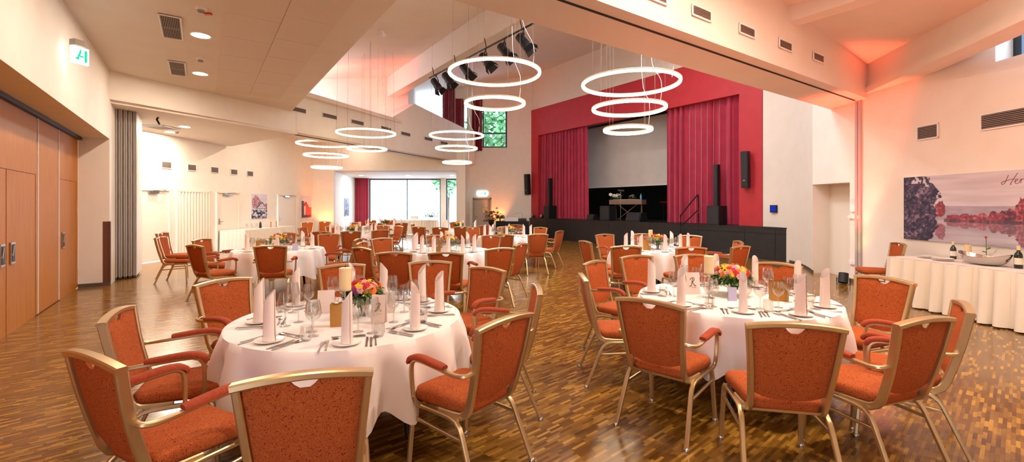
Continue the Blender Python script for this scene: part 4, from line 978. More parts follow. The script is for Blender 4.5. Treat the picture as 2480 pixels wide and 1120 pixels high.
def wall_speaker(p, z, h, w, rz, label):
    t = thing('wall_loudspeaker', label, 'speaker', (*p, z), rz)
    b_ = MB().box((0, -.16, 0), (w, .22, h), Matrix.Rotation(.05, 3, 'X')); b_.build('cabinet', MATS['speaker_black'], t); MB().box((0, -.275, 0), (w*.86, .012, h*.92), Matrix.Rotation(.05, 3, 'X')).build('grille', MATS['speaker_grille'], t)
    MB().box((0, -.03, .2), (.08, .06, .12)).build('bracket', DARK, t); MB().box((0, -.29, -h*.3), (.06, .006, .03)).build('badge', STEEL, t)
kk = (1810-CX)/FPX; s = (W0[0]-kk*W0[1])/(.569+kk*.822); p = lin(W0, U, s); wall_speaker(p, EYE+(HY-412)/FPX*p[1], 1.13, .2, SR+.15, 'long black loudspeaker on the red pillar beside the white right wall')
p = (bx(1281.5), YB-.25); p = lin(lin(W0, U, 11.75), V, -.05); wall_speaker(p, EYE+(HY-447)/FPX*p[1], 1.05, .24, SR+.2, 'long black loudspeaker on the far red pillar')
x, y = 4.05, 19.0; box_speaker((x, y, .965), .55, .4, .62, 'black amplifier box left of the keyboard on stage', 'amplifier')
x, y = 4.95, 17.9; box_speaker((x, y, .965), .72, .5, .36, 'black wedge monitor in front of the keyboard on stage', 'stage_monitor', True)
box_speaker((3.48, 19.45, .965), .4, .35, .25, 'low small wedge monitor beside the amplifier on stage', 'stage_monitor', True)
# keyboard table dressed with cloth, flowers and microphones
kx, ky = 4.95, 19.3
t = thing('keyboard_stand', 'wooden keyboard on folding trestle stand in the middle of the stage', 'keyboard', (kx, ky, .965), SR+.25)
MB().box((0, 0, .78), (1.5, .45, .2)).build('keyboard', pm('keyboard_wood', '#8A7060', .5), t)
MB().box((0, -.12, .885), (1.15, .14, .012)).build('keys', WHITEP, t)
for s in (-1, 1):
    MB().sweep([(s*.5, 0, .72), (-s*.45, 0, .02)], rect(.05, .03)).build('brace', pm('brace_brown', '#7D6450', .6), t)
    MB().sweep([(s*.6, .1, .72), (s*.6, .1, 0)], rect(.06, .05)).build('leg', MATS['brace_brown'], t)
rnd = random.Random(4); t = thing('flower_arrangement', 'white and green flower arrangement on the stage keyboard', 'flower arrangement', (kx-.42, ky+.3, .965+.9))
leafy(120, .26, .0, .16, rnd, .08).build('foliage', GREEN, t, 0)
for k in range(14): o = link('flower', FM_['white'], t); o.location = (rnd.uniform(-.24, .24), rnd.uniform(-.15, .1), rnd.uniform(.08, .22)); o.scale = (3.4, 3.4, 3.4); o.rotation_euler = (rnd.uniform(-.2, 1.2), rnd.uniform(-.5, .5), 0)
t = thing('flower_arrangement', 'second white flower bunch at the far end of the keyboard', 'flower arrangement', (kx+.2, ky-.02, .965+.88))
leafy(60, .16, .0, .12, rnd, .07).build('foliage', GREEN, t, 0)
for k in range(9): o = link('flower', FM_['white'], t); o.location = (rnd.uniform(-.14, .14), rnd.uniform(-.12, .1), rnd.uniform(.06, .18)); o.scale = (3.2, 3.2, 3.2)
one('water_bottle', MB().lathe([(.04, 0), (.042, .02), (.042, .2), (.015, .26), (.015, .3)], 14), pm('bottle_blue', '#5FA6C8', .15), 'pale blue water bottle on the keyboard', 'bottle', (kx+.5, ky-.27, .965+.84))
t = thing('microphone_stand', 'microphone on straight stand before the keyboard on stage', 'microphone stand', (4.55, 18.85, .965))
MB().lathe([(.15, 0), (.15, .015), (.02, .03)], 18).build('base', DARK, t); MB().sweep([(0, 0, .02), (0, 0, 1.25)], circ(.012)).build('pole', STEEL, t); MB().sweep([(-.12, -.02, 1.27), (.14, .02, 1.25)], circ(.03, 8)).build('microphone', STEEL, t)
t = thing('fire_extinguisher', 'red fire extinguisher at the dark back of the stage', 'fire extinguisher', (4.65, 23.2, 1.75)); 
MB().lathe([(.08, 0), (.085, .03), (.085, .42), (.05, .5), (.03, .52)], 18).build('cylinder', REDP, t); MB().box((0, 0, .56), (.12, .05, .07)).build('valve', BLACKP, t); MB().sweep([(.05, 0, .56), (.13, 0, .45), (.12, 0, .1)], circ(.014)).build('hose', BLACKP, t)
q = lin(lin(W0, V, 4.47), U, 9.65); bpy.data.objects['fire_extinguisher'].location = (*lin(q, V, -.1), 1.62)
t = thing('music_stand', 'low red table edge behind the stage curtain nearest the right wall', 'side table', (*lin(lin(W0, V, 2.6), U, 5.0), .965), SR)
MB().box((0, 0, .78), (1.1, .4, .03)).build('tabletop', REDP, t)
for s in (-1, 1): MB().sweep([(s*.5, 0, .77), (s*.5, 0, 0)], rect(.03, .03)).build('leg', DARK, t)
t.name = 'red_side_table'
# steps with handrail
q = lin(lin(FS, V, -.30), U, 2.75); t = thing('stage_steps', 'black stage steps with tubular handrail at the stage front', 'steps', (*q, 0), SR)
for k, (d, z) in enumerate(((-.02, .66), (-.3, .34))): MB().box((0, d, z-.03), (1.1, .30, .06)).build('tread', STAGEM, t)
for s in (-1, 1): MB().prism([(s*.53-.02, -.46), (s*.53+.02, -.46), (s*.53+.02, .14), (s*.53-.02, .14)], 0, lambda x, y: .30 if y < 0 else .6).build('side_cheek', STAGEM, t)
MB().sweep(bez([(.55, .75, .99), (.55, .75, 1.86), (.55, .62, 1.9), (.55, -.2, 1.3), (.55, -.26, 1.22), (.55, -.26, .62)], 3), circ(.022)).sweep([(.55, .75, 1.45), (.55, -.2, .92)], circ(.018)).build('handrail', DARK, t)
# small stage-edge lamps by the far pillar
for k, s in enumerate((11.3, 10.55)):
    q = lin(lin(W0, V, -.16), U, s); t = thing('floor_can_light', 'small silver can light on the stage edge, %s the far red pillar' % ('in front of', 'just right of')[k], 'spotlight', (*q, .965), SR)
    MB().sweep([(-.02, .1, .11), (0, -.1, .13)], circ(.07, 12)).build('can', STEEL, t); MB().box((0, 0, .02), (.2, .1, .035)).build('yoke_base', DARK, t)
# ================================================================== SPOTLIGHT BAR
ba, bb = (*at(1040, 189, 5.72), 5.72), (*at(1300, 52, 5.72), 5.72)
t = thing('lighting_bar', 'thin black lighting bar under the sloping roof beam', 'lighting bar', (0, 0, 0))
MB().sweep([ba, bb], circ(.024)).build('bar', DARK, t)
hg = MB()
for f in (.06, .32, .62, .9): p = Vector(ba).lerp(Vector(bb), f); hg.sweep([p, p+Vector((-.05, .02, .26))], circ(.012))
hg.build('hanger', DARK, t)
def bar_at(px):
    A_, B_ = Vector(ba), Vector(bb); k = (px-CX)/FPX; f = (k*A_.y-A_.x)/((B_.x-A_.x)-k*(B_.y-A_.y)); return A_.lerp(B_, f)
for k, px in enumerate((1056, 1084, 1128, 1176, 1222, 1268)):
    p = bar_at(px); t = thing('stage_spotlight', 'black theatre spotlight on the bar, %s from its far end' % ('first', 'second', 'third', 'fourth', 'fifth', 'sixth')[k], 'spotlight', p-Vector((0, 0, .05)), SR+2.1+.06*k, 'theatre spotlights')
    MB().sweep(bez([(-.13, 0, -.26), (-.13, 0, -.12), (0, 0, -.02), (.13, 0, -.12), (.13, 0, -.26)], 4), rect(.03, .008)).sweep([(0, 0, -.03), (0, 0, .06)], rect(.05, .03)).build('yoke', DARK, t)
    b_ = MB(); d = Vector((0, -.62, -.78)).normalized(); c = Vector((0, 0, -.26)); b_.sweep([c-d*.2, c-d*.17, c+d*.02, c+d*.04, c+d*.17], circ(.105, 14), scale=lambda f: (.8, 1, 1, 1.12, 1.12)[int(round(f*4))]); b_.build('lamp_body', MATS['speaker_black'], t)
    for sx, sz in ((-1, 0), (1, 0), (0, 1), (0, -1)):
        R_ = d.to_track_quat('Z', 'Y').to_matrix(); u = R_@Vector((sx, sz, 0)); w_ = R_@Vector((-sz, sx, 0)); base = c+d*.17+u*.1
        MB().add([base-w_*.1, base+w_*.1, base+w_*.13+u*.07+d*.14, base-w_*.13+u*.07+d*.14, base-w_*.1+u*.004, base+w_*.1+u*.004, base+w_*.13+u*.074+d*.14, base-w_*.13+u*.074+d*.14], [(0, 1, 2, 3), (4, 7, 6, 5), (0, 4, 5, 1), (1, 5, 6, 2), (2, 6, 7, 3), (3, 7, 4, 0)]).build('barn_door', DARK, t, 0)
    MB().sweep([c+d*.172, c+d*.176], circ(.1, 14)).build('lens', CHROME, t)
x, y = at(924, 113, hallz(-3.4, 12.5)); one('ceiling_projector_bracket', MB().box((0, 0, -.06), (.14, .14, .12)).box((.08, -.04, -.12), (.1, .1, .08), .5), WHITEP, 'small bracket on the sloping hall ceiling', 'bracket', (-3.55, 12.2, hallz(-3.55, 12.2)))
# ================================================================== BUFFETS
def skirted(name, corners, h, label, mat, pleats, sides, ctop=CLOTH, amp=.03):
    """corners p0..p3; sides = which edges carry the pleated skirt"""
    t = thing(name, label, 'buffet table', (corners[0][0], corners[0][1], 0)); o = Vector((corners[0][0], corners[0][1]))
    loc = [tuple(Vector(c)-o) for c in corners]
    MB().prism(loc, h-.03, h-.006).build('tabletop', WOOD, t)
    c2 = Vector((sum(c[0] for c in loc)/4, sum(c[1] for c in loc)/4))
    for c in loc: p = c2+(Vector(c)-c2)*.88; MB().sweep([(p.x, p.y, h-.03), (p.x, p.y, 0)], circ(.018, 8)).build('leg', DARK, t)
    big = [tuple(c2+(Vector(c)-c2)*1.012) for c in loc]
    one(name.replace('table', 'cloth'), MB().prism([tuple(Vector(b_)+o) for b_ in big], h-.005, h), ctop, 'white cloth covering the '+label, 'tablecloth')
    path = []; sk = MB()
    idx = sides; pts = [Vector(loc[i]) for i in idx]
    seg = []; 
    for a, b_ in zip(pts, pts[1:]):
        n_ = max(2, int((b_-a).length*pleats*14)); nr = Vector((b_.y-a.y, -(b_.x-a.x))).normalized()
        if nr.dot((a+b_)/2-c2) < 0: nr = -nr
        seg += [(a.lerp(b_, i/n_), nr, (b_-a).length*i/n_) for i in range(n_+1)]
    rnd = random.Random(len(seg)); L0 = 0; ph = [rnd.uniform(-.35, .35) for _ in range(400)]
    def P(i, b_, off):
        p, nr, s = seg[i]; f = s*pleats; w = 2*abs(sin(pi*(f+ph[int(f)]*.5)))**.7-1; q_ = p+nr*(.03+off+amp*(.35+.65*b_)*w+.02*b_)
        return (q_.x, q_.y, (h-.002)*(1-b_)+.02*b_)
    for off in (0, -.006): sk.grid(len(seg), 8, lambda a, b_, off=off: P(int(round(a*(len(seg)-1))), b_, off))
    one(name.replace('table', 'skirt'), sk, mat, 'pleated skirt hanging around the '+label, 'table skirt', (corners[0][0], corners[0][1], 0), 0, None, 70)
    return t
BC = [(6.30, 7.5), (6.52, 4.4), (7.05, 4.4), (7.05, 7.55)]
skirted('buffet_table', BC, .75, 'skirted buffet under the lake picture', SKIRT, 4.6, (3, 0, 1, 2), CLOTH, .085)
skirted('sideboard_table', [(-9.1, 15.3), (-9.06, 18.7), (xw(18.7)+.05, 18.7), (xw(15.3)+.05, 15.3)], .75, 'skirted side table along the side-room wall', SKIRT, 7, (3, 0, 1, 2))
skirted('window_buffet_table', [(-7.1, 24.9), (-4.2, 24.9), (-4.2, 25.6), (-7.1, 25.6)], .78, 'skirted buffet before the alcove window', SKIRT, 7, (3, 0, 1, 2))
skirted('console_table', [(-.72, 20.9), (.75, 20.9), (.75, 21.6), (-.72, 21.6)], .86, 'black draped console table by the stage corner', pm('black_cloth', '#17171A', .8), 6, (3, 0, 1, 2), MATS['black_cloth'], .012)
m = MB(); 
for s in (0, 1):
    z0 = .0 if s == 0 else .008
    m.grid(40, 8, lambda a, b_: (.32*(b_**.6)*cos(2*pi*a), .15*(b_**.6)*sin(2*pi*a), z0+.008+.105*b_**3+.06*(b_**3)*cos(2*pi*a)**2), cu=True)
one('silver_bowl', m, SILVER, 'boat-shaped silver bowl on the skirted buffet', 'bowl', (6.72, 6.4, .75), -1.45)
t = thing('candle_stand', 'low silver candle holder behind the silver bowl', 'candle stand', (6.92, 6.83, .75)); MB().lathe([(.06, 0), (.06, .005), (.012, .02), (.012, .09), (.06, .1), (.062, .115)], 18).build('stand', CHROME, t)
t = thing('pillar_candle', 'cream pillar candle in low holder on the skirted buffet', 'candle', (6.92, 6.83, .865)); MB().lathe([(.04, 0), (.04, .135), (.03, .14), (.001, .138)], 20).build('wax', WAX, t); MB().sweep([(0, 0, .138), (0, 0, .158)], circ(.002, 5)).build('wick', INK, t)
t = thing('single_rose', 'single orange rose standing in slim vase behind the silver bowl', 'flower', (6.93, 6.58, .75)); v = MB().lathe([(.022, 0), (.02, .1), (.012, .13)], 12); v.build('vase', GLASS, t)
MB().sweep([(0, 0, .01), (.005, 0, .2), (0, 0, .37)], circ(.004, 6)).build('stem', STEMM, t)
o = link('flower', FM_['orange'], t); o.location = (0, 0, .37); o.scale = (1.5, 1.5, 2)
m = MB()
for a, z in ((.4, .2), (2.6, .22), (3.6, .16), (-.4, .25)):
    d = Vector((cos(a), sin(a), .25)); s_ = Vector((-sin(a), cos(a), 0)); c = Vector((0, 0, z)); m.add([c, c+d*.06+s_*.025, c+d*.13, c+d*.06-s_*.025], [(0, 1, 2, 3)])
m.build('leaf', GREEN, t, 0)
def bottle(loc, label, s=1.0, lab=True):
    t = thing('wine_bottle', label, 'bottle', loc); t.scale = (s, s, s)
    MB().lathe([(.036, 0), (.04, .006), (.04, .15), (.034, .18), (.016, .21), (.0145, .26)], 22).build('bottle_body', BOTTLE, t)
    MB().lathe([(.017, .225), (.017, .275), (.013, .277)], 16).build('cap', WAX, t)
    if lab: m = MB(); m.grid(14, 2, lambda a, b_: (.0408*cos(-pi+pi*1.1*a-.4), .0408*sin(-pi+pi*1.1*a-.4), .05+.08*b_)); m.build('paper_label', LABELM, t)
bottle((6.98, 7.12, .75), 'dark bottle behind the far tip of the silver bowl', 1.0); bottle((6.82, 6.06, .75), 'dark labelled bottle at the near end of the skirted buffet', 1.1)
def plate_stack(x, y, n_, label, z=.75):
    for k in range(n_): o = link('dinner_plate', PL_, None); o.location = (x, y, z+.0085*k); tag(o, '%s in the %s' % (('bottom plate', 'second plate up', 'third plate up', 'fourth plate up', 'top plate')[k if k < n_-1 else 4], label), 'plate', label)
PL_ = plate_mesh(.13)
plate_stack(6.72, 7.28, 3, 'white plate stack at far end of the skirted buffet'); plate_stack(6.62, 6.92, 4, 'white plate stack before the far bottle on the buffet'); plate_stack(6.72, 5.72, 4, 'white plate stack at near end of the buffet')
bottle((-9.42, 16.85, .75), 'dark bottle on the side-room skirted table', 1.1, False)
for k, y in enumerate((17.55, 17.95)):
    t = thing('candle_stand', 'gold candle holder on the side-room table, %s the bottle' % ('nearer', 'farther from')[k], 'candle stand', (-9.4, y, .75)); MB().lathe([(.05, 0), (.05, .01), (.012, .03), (.02, .12), (.012, .15), (.035, .2)], 14).build('stand', GOLDP, t)
    t = thing('pillar_candle', 'small candle in gold holder on the side-room table, %s the bottle' % ('nearer', 'farther from')[k], 'candle', (-9.4, y, .95)); MB().lathe([(.03, 0), (.03, .09), (.001, .092)], 14).build('wax', WAX, t)
for k in range(3): ware('wine_glass', WM, 'glass on the side-room skirted table, %s from its near end' % ('first', 'second', 'third')[k], 'glass', -9.25, 15.7+.3*k, .75)
bouquet(((1042-CX)/FPX*25.2, 25.2, .78), 'pale green bouquet in glass vase on the alcove buffet', 14, .28, ['white', 'violet'], 40, scale=1.6)
one('serving_box', MB().box((0, 0, .1), (.42, .3, .2)).box((0, 0, .21), (.44, .32, .03)), WHITEP, 'pale serving box on the alcove buffet', 'box', ((1005-CX)/FPX*25.2, 25.2, .78))
# console: lamp and white case
one('white_case', MB().box((0, 0, .08), (.62, .4, .16)).box((0, 0, .165), (.6, .38, .02)), WHITEP, 'white equipment case on the black console table', 'case', (-.02, 21.2, .86))
one('audio_mixer', MB().prism([(-.2, -.15), (.2, -.15), (.2, .15), (-.2, .15)], 0, lambda x, y: .08 if y < 0 else .13), BLACKP, 'small black mixer beside the white case', 'mixer', (.48, 21.2, .86))
t = thing('desk_lamp', 'slim desk lamp bending over the white case', 'lamp', (.48, 21.45, .86)); MB().lathe([(.06, 0), (.06, .01), (.01, .02)], 14).build('base', STEEL, t); MB().sweep(bez([(0, 0, .01), (0, 0, .34), (-.06, 0, .4), (-.42, -.02, .32)], 4), circ(.012)).build('arm', STEEL, t); MB().box((-.3, -.02, .34), (.3, .06, .03), Matrix.Rotation(-.2, 3, 'Y')).build('lamp_head', STEEL, t)
# floor bouquet on plinth
t = thing('flower_column', 'tall autumn flower arrangement on a stand beside the console table', 'flower arrangement', (-.95, 20.5, 0)); rnd = random.Random(9)
MB().lathe([(.16, 0), (.16, .02), (.03, .05), (.03, .7), (.12, .78), (.14, .95)], 16).build('stand', DARK, t)
leafy(160, .34, .85, 1.35, rnd, .13).build('foliage', mottled('autumn_leaf', '#4A3A1E', '#2E3A1A', 12, .7), t, 0)
for k in range(26):
    o = link('flower', FM_[rnd.choice(['orange', 'peach', 'yellow', 'orange'])], t); a = rnd.random()*6.28; r = rnd.random()**.5*.36; z = rnd.uniform(.95, 1.5); o.location = (r*cos(a), r*sin(a)-.1, z); o.scale = (2.6,)*3; o.rotation_euler = (rnd.uniform(.2, 1.2), 0, rnd.uniform(-1, 1))
bouquet((-.56, 21.15, .86), 'small dark autumn bouquet on the black console table', 12, .15, ['orange', 'red', 'yellow'], 77, scale=1.25)
# ================================================================== PICTURES
def noise(x, y, s):
    def h(i, j): n_ = math.sin(i*127.1+j*311.7+s*74.7)*43758.5453; return n_-math.floor(n_)
    i, j = math.floor(x), math.floor(y); fx, fy = x-i, y-j; fx = fx*fx*(3-2*fx); fy = fy*fy*(3-2*fy)
    return (h(i, j)*(1-fx)+h(i+1, j)*fx)*(1-fy)+(h(i, j+1)*(1-fx)+h(i+1, j+1)*fx)*fy
def fbm(x, y, s, o=4): return sum(noise(x*2**k, y*2**k, s+k)*.5**(k+1) for k in range(o))
def mixc(a, b_, t_): t_ = max(0, min(1, t_)); return tuple(x*(1-t_)+y*t_ for x, y in zip(a, b_))
H = lambda s: hx(s)[:3]
WL = .355
BUSH = [(.69, .53, .085, .14), (.93, .40, .14, .06), (1.08, .41, .09, .075), (1.24, .40, .10, .06), (1.36, .41, .07, .07), (1.51, .42, .085, .10), (1.75, .42, .2, .12), (1.93, .5, .14, .20), (2.2, .5, .25, .25)]
def lake(w, h):
    mirror = h < WL; hh = h if not mirror else 2*WL-h
    wob = .02*(fbm(w*4, h*60, 71)-.5) if mirror else 0; w2 = w+wob
    if not mirror: c = mixc(H('#C4BAC2'), H('#DAD2D8'), fbm(w*1.6, h*22, 1)*1.5-.25)
    else: c = mixc(H('#AFA5B0'), H('#D6CED4'), fbm(w*1.6, h*12, 5)*1.7-.3); c = mixc(c, H('#877F8E'), .5*max(0, 1-abs(h-.22-.04*fbm(w*2, 0, 6))/.07))
    if WL <= hh < .59 and w > .5: c = mixc(mixc(H('#9C919F'), H('#B6ABB6'), fbm(w*8, hh*30, 3)), c, .6 if mirror else 0)
    for k, (cx1, cy1, rx, ry) in enumerate(BUSH):
        e = ((w2-cx1)/rx)**2+((hh-cy1)/ry)**2; n_ = fbm(w2*34, hh*34, 11+k); n3 = fbm(w2*9, hh*9, 31+k)
        if e < .25+1.5*(fbm(w2*22, hh*22, 90)) and hh > WL-.01:
            v = n_*1.2+n3*.7-.45
            c2 = mixc(H('#4A3A4E'), H('#A34450'), v*1.8) if v < .5 else mixc(H('#A34450'), H('#D29098'), (v-.5)*2.2)
            if k in (6, 8) and n3 < .5: c2 = mixc(c2, H('#3A3648'), .6)
            c = mixc(c2, H('#A79CA8'), .28) if mirror else c2
    if w > .75 and 0 <= hh-WL < .012+.03*fbm(w2*14, 3, 77): c = mixc(H('#4C3F52'), H('#8A5A66'), fbm(w2*30, 9, 78)*1.6-.3)
    e = .66-.75*max(0, h-.70)**1.5-.30*max(0, .33-h)+.13*(fbm(h*8, 2, 21)-.5)*2+.05*(fbm(h*40, w*6, 22)-.5)*2
    gapn = fbm(w*15, h*15, 44)
    if w < e and not (h > .98 and w > .12 and gapn > .52) and not (w > e-.16 and h > .62 and gapn > .60):
        n_ = fbm(w*30, h*36, 41, 3); n2 = fbm(w*7, h*9, 42); v = n_*1.5+n2*.9-.75
        c = mixc(H('#262640'), H('#5C5068'), v*1.9) if v < .5 else mixc(H('#5C5068'), H('#B49CAE'), (v-.5)*2.4)
        if mirror and w > .2+.9*h: c = mixc(c, H('#2A2A42'), .72)
    return c
def house(u, v, tone=0):
    c = mixc(H('#C9BECF'), H('#E0D8E2'), fbm(u*4, v*8, 60+tone)); n_ = fbm(u*14, v*14, 61+tone)
    if tone == 1:
        if v < .82-.9*abs(u-.42)-.0 and v < .75: c = mixc(H('#7A2C30'), H('#B85A50'), n_*1.6-.2)
        if v < .5 and u > .42: c = mixc(H('#B23238'), H('#D8605A'), n_*1.5-.2)
        if .25 < u < .4 and v < .55: c = mixc(H('#D8CDD6'), H('#F0E8EC'), n_)
        if u < .24 and v < .8: c = mixc(H('#3A2E4A'), H('#6A5468'), n_*1.5)
        if v < .12: c = mixc(H('#4A2A4A'), H('#7A3A50'), n_)
    else:
        if (u-.3)**2+(v-.66)**2 < .07*(.6+n_) : c = mixc(H('#8A3444'), H('#D8B4BE'), fbm(u*30, v*30, 63)*2.4-.7)
        if v < .64-.7*abs(u-.66)-.02 and v > .36: c = mixc(H('#EDE6EA'), H('#5A5A72'), 1 if abs((u*9+v*3) % 1-.5) < .14 or abs(v*11 % 1-.5) < .12 else 0)
        if abs(v-(.66-.7*abs(u-.66))) < .03 and abs(u-.66) < .36: c = H('#4A4A66')
        if u > .88 and .3 < v < .62: c = mixc(H('#8A4050'), H('#C08890'), n_)
        if v < .36: c = mixc(H('#1E2A4C'), H('#E6E0E8'), (n_*3.4-1.3))
        if tone == 2: g = sum(c)/3; c = mixc((g*.6, g*.75, g*1.1), H('#3A4A66'), .35)
    return c
def canvas(label, loc, rz, w, h, fn, nx, nz, th=.03):
    """front at local -y"""
    t = thing('canvas_picture', label, 'picture', loc, rz)
    MB().box((0, -th/2+.001, 0), (w, th-.004, h)).build('stretcher_frame', WHITEP, t)
    vs = [((i/nx-.5)*w, -th, (j/nz-.5)*h) for j in range(nz+1) for i in range(nx+1)]; fs = [(j*(nx+1)+i, j*(nx+1)+i+1, (j+1)*(nx+1)+i+1, (j+1)*(nx+1)+i) for j in range(nz) for i in range(nx)]
    me = bpy.data.meshes.new('canvas_print'); me.from_pydata(vs, [], fs); a = me.color_attributes.new('Paint', 'FLOAT_COLOR', 'POINT')
    col = []
    for j in range(nz+1):
        for i in range(nx+1): col += [*fn(i/nx, j/nz), 1]
    a.data.foreach_set('color', col); me.materials.append(CANVAS); link('print', me, t); return t
LW, LH = 2.5, 1.1; z0 = 1.0
t = canvas('wide canvas print of a lake with red autumn trees over the buffet', (7.098, 8.12-LW/2, z0+LH/2), -pi/2, LW, LH, lambda u, v: lake(u*LW, v*LH), 330, 150)
# handwriting on the print: only the first letters are inside the frame
HER = [[(60, 85), (45, 50), (30, 15), (10, 2), (0, 10), (8, 22), (35, 32)], [(135, 100), (110, 60), (85, 20), (75, 0), (85, 0)], [(35, 32), (70, 42), (110, 48)], [(110, 22), (130, 30), (135, 42), (122, 44), (112, 25), (120, 5), (140, 8), (152, 25)], [(152, 25), (158, 42), (165, 40), (160, 20), (158, 5)], [(162, 30), (172, 42), (186, 40)]]
o = stroke([[(x*.00157, z*.00157) for x, z in p] for p in HER], .007, .002).build('handwritten_lettering', INKR, t); o.location = (1.62-LW/2, -.032, .90-LH/2+.0)
ang = atan2(1, .0823)
def on_white(d0, d1, z0, z1): d = (d0+d1)/2; return (xw(d)+.002, d, (z0+z1)/2), d1-d0, z1-z0
for d0, d1, z0, z1, tn, lb in ((16.93, 17.87, 1.1, 2.04, 0, 'square-ish canvas print of a timber-framed house over the side table'), (20.35, 21.2, 1.05, 2.0, 1, 'canvas print of a red-leaved house near the orange-lit corner')):
    l_, w_, h_ = on_white(d0, d1, z0, z1); canvas(lb, l_, ang, w_, h_, lambda u, v, tn=tn: house(u, v, tn), 70, 90)
pA, pB = Vector((-8.55, 21.6)), Vector((-9.57, 27.6)); dr = (pB-pA).normalized(); c = pA+dr*3.05
canvas('bluish house canvas print on the alcove side wall', (c.x+.01, c.y, 1.52), atan2(dr.y, dr.x), 1.15, .98, lambda u, v: house(u, v, 2), 60, 80)
# ================================================================== UPLIGHTS
def uplight(loc, rz, label):
    t = thing('floor_uplight', label, 'floor spotlight', loc, rz)
    MB().sweep([(-.11, 0, .13), (-.11, 0, .0), (.11, 0, .0), (.11, 0, .13)], rect(.02, .012), up=(0, 1, 0)).build('bracket', BLACKP, t)
    d = Vector((0, .35, .9)).normalized(); c = Vector((0, 0, .13)); MB().sweep([c-d*.1, c-d*.08, c+d*.1], circ(.085, 16)).build('lamp_can', MATS['speaker_black'], t); MB().sweep([c+d*.101, c+d*.104], circ(.07, 16)).build('lens', LEDY, t)
uplight((6.7, 9.1, .0), -.8, 'black LED uplight on the floor beside the grey wall rail')
uplight((-8.62, 20.95, 0), .3, 'black LED uplight in the orange-lit corner')
uplight((bx(1206), YB-.4, 0), 0, 'black LED uplight by the exit door wall')
# ================================================================== GARDEN OUTSIDE
def tree(loc, r, h, label, seed):
    rnd = random.Random(seed); t = thing('garden_tree', label, 'tree', loc)
    MB().sweep([(0, 0, 0), (.1, 0, h*.4), (0, .1, h*.7)], circ(.22, 10), scale=lambda f: 1-.6*f).build('trunk', BARK, t)
    m = MB()
    for _ in range(2600):
        d = Vector((rnd.gauss(0, 1), rnd.gauss(0, 1), rnd.gauss(0, 1))).normalized(); c = Vector((0, 0, h*.72))+Vector((d.x*r, d.y*r, d.z*h*.36))*(.55+.5*rnd.random()); a = Vector((rnd.gauss(0, 1), rnd.gauss(0, 1), rnd.gauss(0, .6))).normalized(); s = a.cross(d).normalized()*.14; a = a*.26
        m.add([c-a, c+s, c+a, c-s], [(0, 1, 2, 3)])
    m.build('crown', mottled('garden_leaf', '#3C7040', '#74AE6A', 1.5, .6) if 'garden_leaf' not in MATS else MATS['garden_leaf'], t, 0)
tree((-1.0, 33, -1), 2.8, 10, 'leafy green tree seen through the high window beside the stage', 1)
tree((-5.75, 40, -.4), 1.7, 8.4, 'leafy tree at the upper right of the alcove window', 3)
# ================================================================== LIGHT
w = bpy.data.worlds.new('daylight'); SC.world = w; w.use_nodes = True
bg = w.node_tree.nodes['Background']; bg.inputs[0].default_value = hx('#D2E5FF'); bg.inputs[1].default_value = 9
WARM = (1, .82, .66)
def disc(x, y, z, e, col=WARM, r=.24): return lamp('AREA', 'downlight_or_fill_beam', (x, y, z-.012), e, col, (0, 0, 0), r)
for k, p in enumerate(DOWN): disc(p[0], p[1], p[2], 42 if k < 2 else 75)
# downlight row carried on out of view, plus right-bay downlights added as fill
for x, y, z, e in ((-3.5, 5.07, 4.298, 46), (-2.07, 3.0, 4.298, 95), (-.64, .94, 4.298, 34), (2.2, 3.6, 0, 110), (3.9, 4.3, 0, 75), (3.4, 1.2, 0, 42), (5.4, 2.6, 0, 52)):
    z = z or frontz(x, y)-.004; disc(x, y, z, e); downlight((x, y, z), 'unseen fill downlight at the camera end of the hall', .13, 'unseen fill downlights at the camera end')
for x, y, z in ((-7.4, 16.5, 4.8), (-7.2, 20.5, 4.8)): disc(x, y, z, 78 if y < 18 else 18)  # unseen fill lamps under the upper side-room ceiling, without fixtures
for px in (875, 988, 1095): disc((px-CX)/FPX*24.6, 24.6, EYE+(HY-414)/FPX*YF-.004, 45, (1, .92, .85))
for x, y in ((-.3, 12.2), (2.2, 12.2), (4.2, 13.2)): z = hallz(x, y)-.01; disc(x, y, z, 95, (1, .96, .95)); downlight((x, y, z), 'added out-of-view fill downlight on the sloping hall ceiling', .13, 'added hall fill downlights')  # added lamps kept out of view to brighten the hall
RD = (1, .09, .05)
def up(loc, tgt, e, col, ang=50, blend=.7): return aim(lamp('SPOT', 'uplight_beam', loc, e, col, (0, 0, 0), .05, radians(ang), blend), tgt)
up((6.7, 9.1, .34), (7.0, 9.1, 4.0), 520, RD, 46); up((6.8, 9.15, .34), (7.09, 9.15, 1.6), 14, (1, .65, .15), 60)
up((6.6, 8.75, .34), (7.02, 8.8, 4.4), 420, RD, 36)
up((-8.8, 20.9, .33), (-9.0, 21.4, 2.6), 170, (1, .24, .07), 85); up((-8.62, 21.0, .33), (-8.62, 21.4, 1.2), 9, (1, .75, .2), 60)
up((bx(1206), YB-.4, .33), (bx(1206), YB, 3), 190, (1, .28, .08), 70); up((bx(1206), YB-.4, .33), (bx(1204), YB, 1.0), 10, (1, .7, .2), 60)
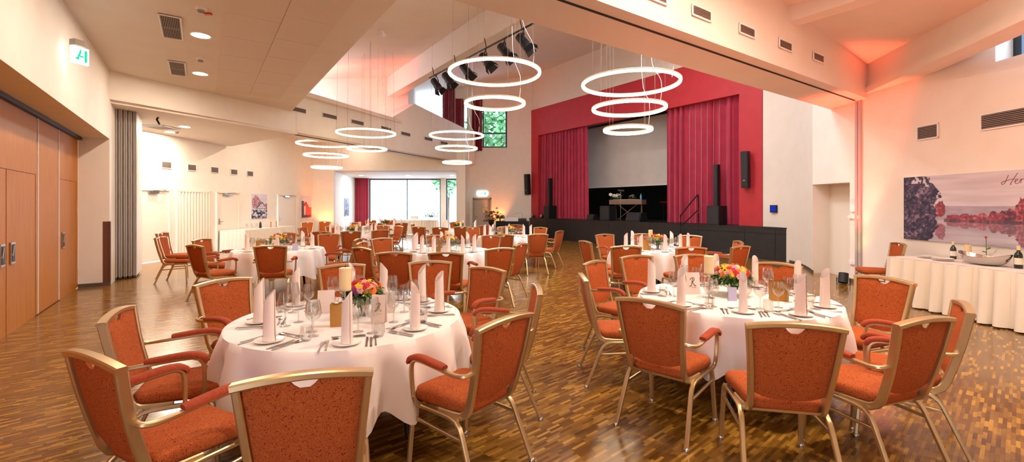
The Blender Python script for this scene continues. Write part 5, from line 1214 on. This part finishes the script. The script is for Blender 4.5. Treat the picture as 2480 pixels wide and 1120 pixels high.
up((-5.9, 15.0, 5.02), (-5.6, 16.7, 6.4), 150, RD, 130); up((-5.0, 16.9, 5.02), (-4.6, 17.9, 6.5), 80, RD, 120); up((-7.0, 13.6, 5.02), (-7, 16, 6.6), 150, RD, 120)
up((4.6, 3.2, .3), (4.6, 6.6, 4.9), 300, (1, .2, .12), 110)
# daylight through the windows
def portal(loc, sx, sy, rot):
    o = lamp('AREA', 'window_portal', loc, 1, (1, 1, 1), rot); o.data.shape = 'RECTANGLE'; o.data.size = sx; o.data.size_y = sy; o.data.cycles.is_portal = True
NORTH = (-pi/2, 0, 0)
portal((ax_(1010), YA+.32, 1.7), 7.4, 3.3, NORTH); portal(((bx(988)+bx(1076))/2, YB+.4, 5.9), 2.1, 3.4, NORTH); portal((bx(1194), YB+.4, 5.6), 1.6, 2.3, NORTH)
q = lin(lin(BF, U, 2.0), V, .1); w_ = MB()  # frame made up to surround the added hall fill light
for sx in (-1, 1): w_.box((sx*1.75, 0, 0), (.1, 1.5, .08))
for sy in (-1, 1): w_.box((0, sy*.7, 0), (3.6, .1, .08))
o = w_.build('fill_light_frame', GREYF); o.location = (*q, hallz(*q)-.02); o.rotation_euler = (0, -atan2(.2, 1)*.0, atan2(V[1], V[0])); tag(o, 'added frame around the unseen fill light behind the wide beam', None, None, 'structure')
o = lamp('AREA', 'hall_fill_light', (*q, hallz(*q)-.35), 330, (.74, .86, 1), (0, 0, atan2(V[1], V[0]))); o.data.shape = 'RECTANGLE'; o.data.size = 3.4; o.data.size_y = 1.3  # added bluish area light, unseen behind the wide beam, brightens the hall
bpy.data.objects['fill_light_frame'].location.z -= .3
portal((7.55, 4.9, 4.2), 1.1, 3.5, (0, pi/2, 0))
SC.view_settings.exposure = .38
SC.cycles.use_denoising = True
SC.cycles.max_bounces = 8; SC.cycles.diffuse_bounces = 4; SC.cycles.glossy_bounces = 3; SC.cycles.transparent_max_bounces = 10
SC.cycles.caustics_reflective = False; SC.cycles.caustics_refractive = False; SC.cycles.adaptive_threshold = .03
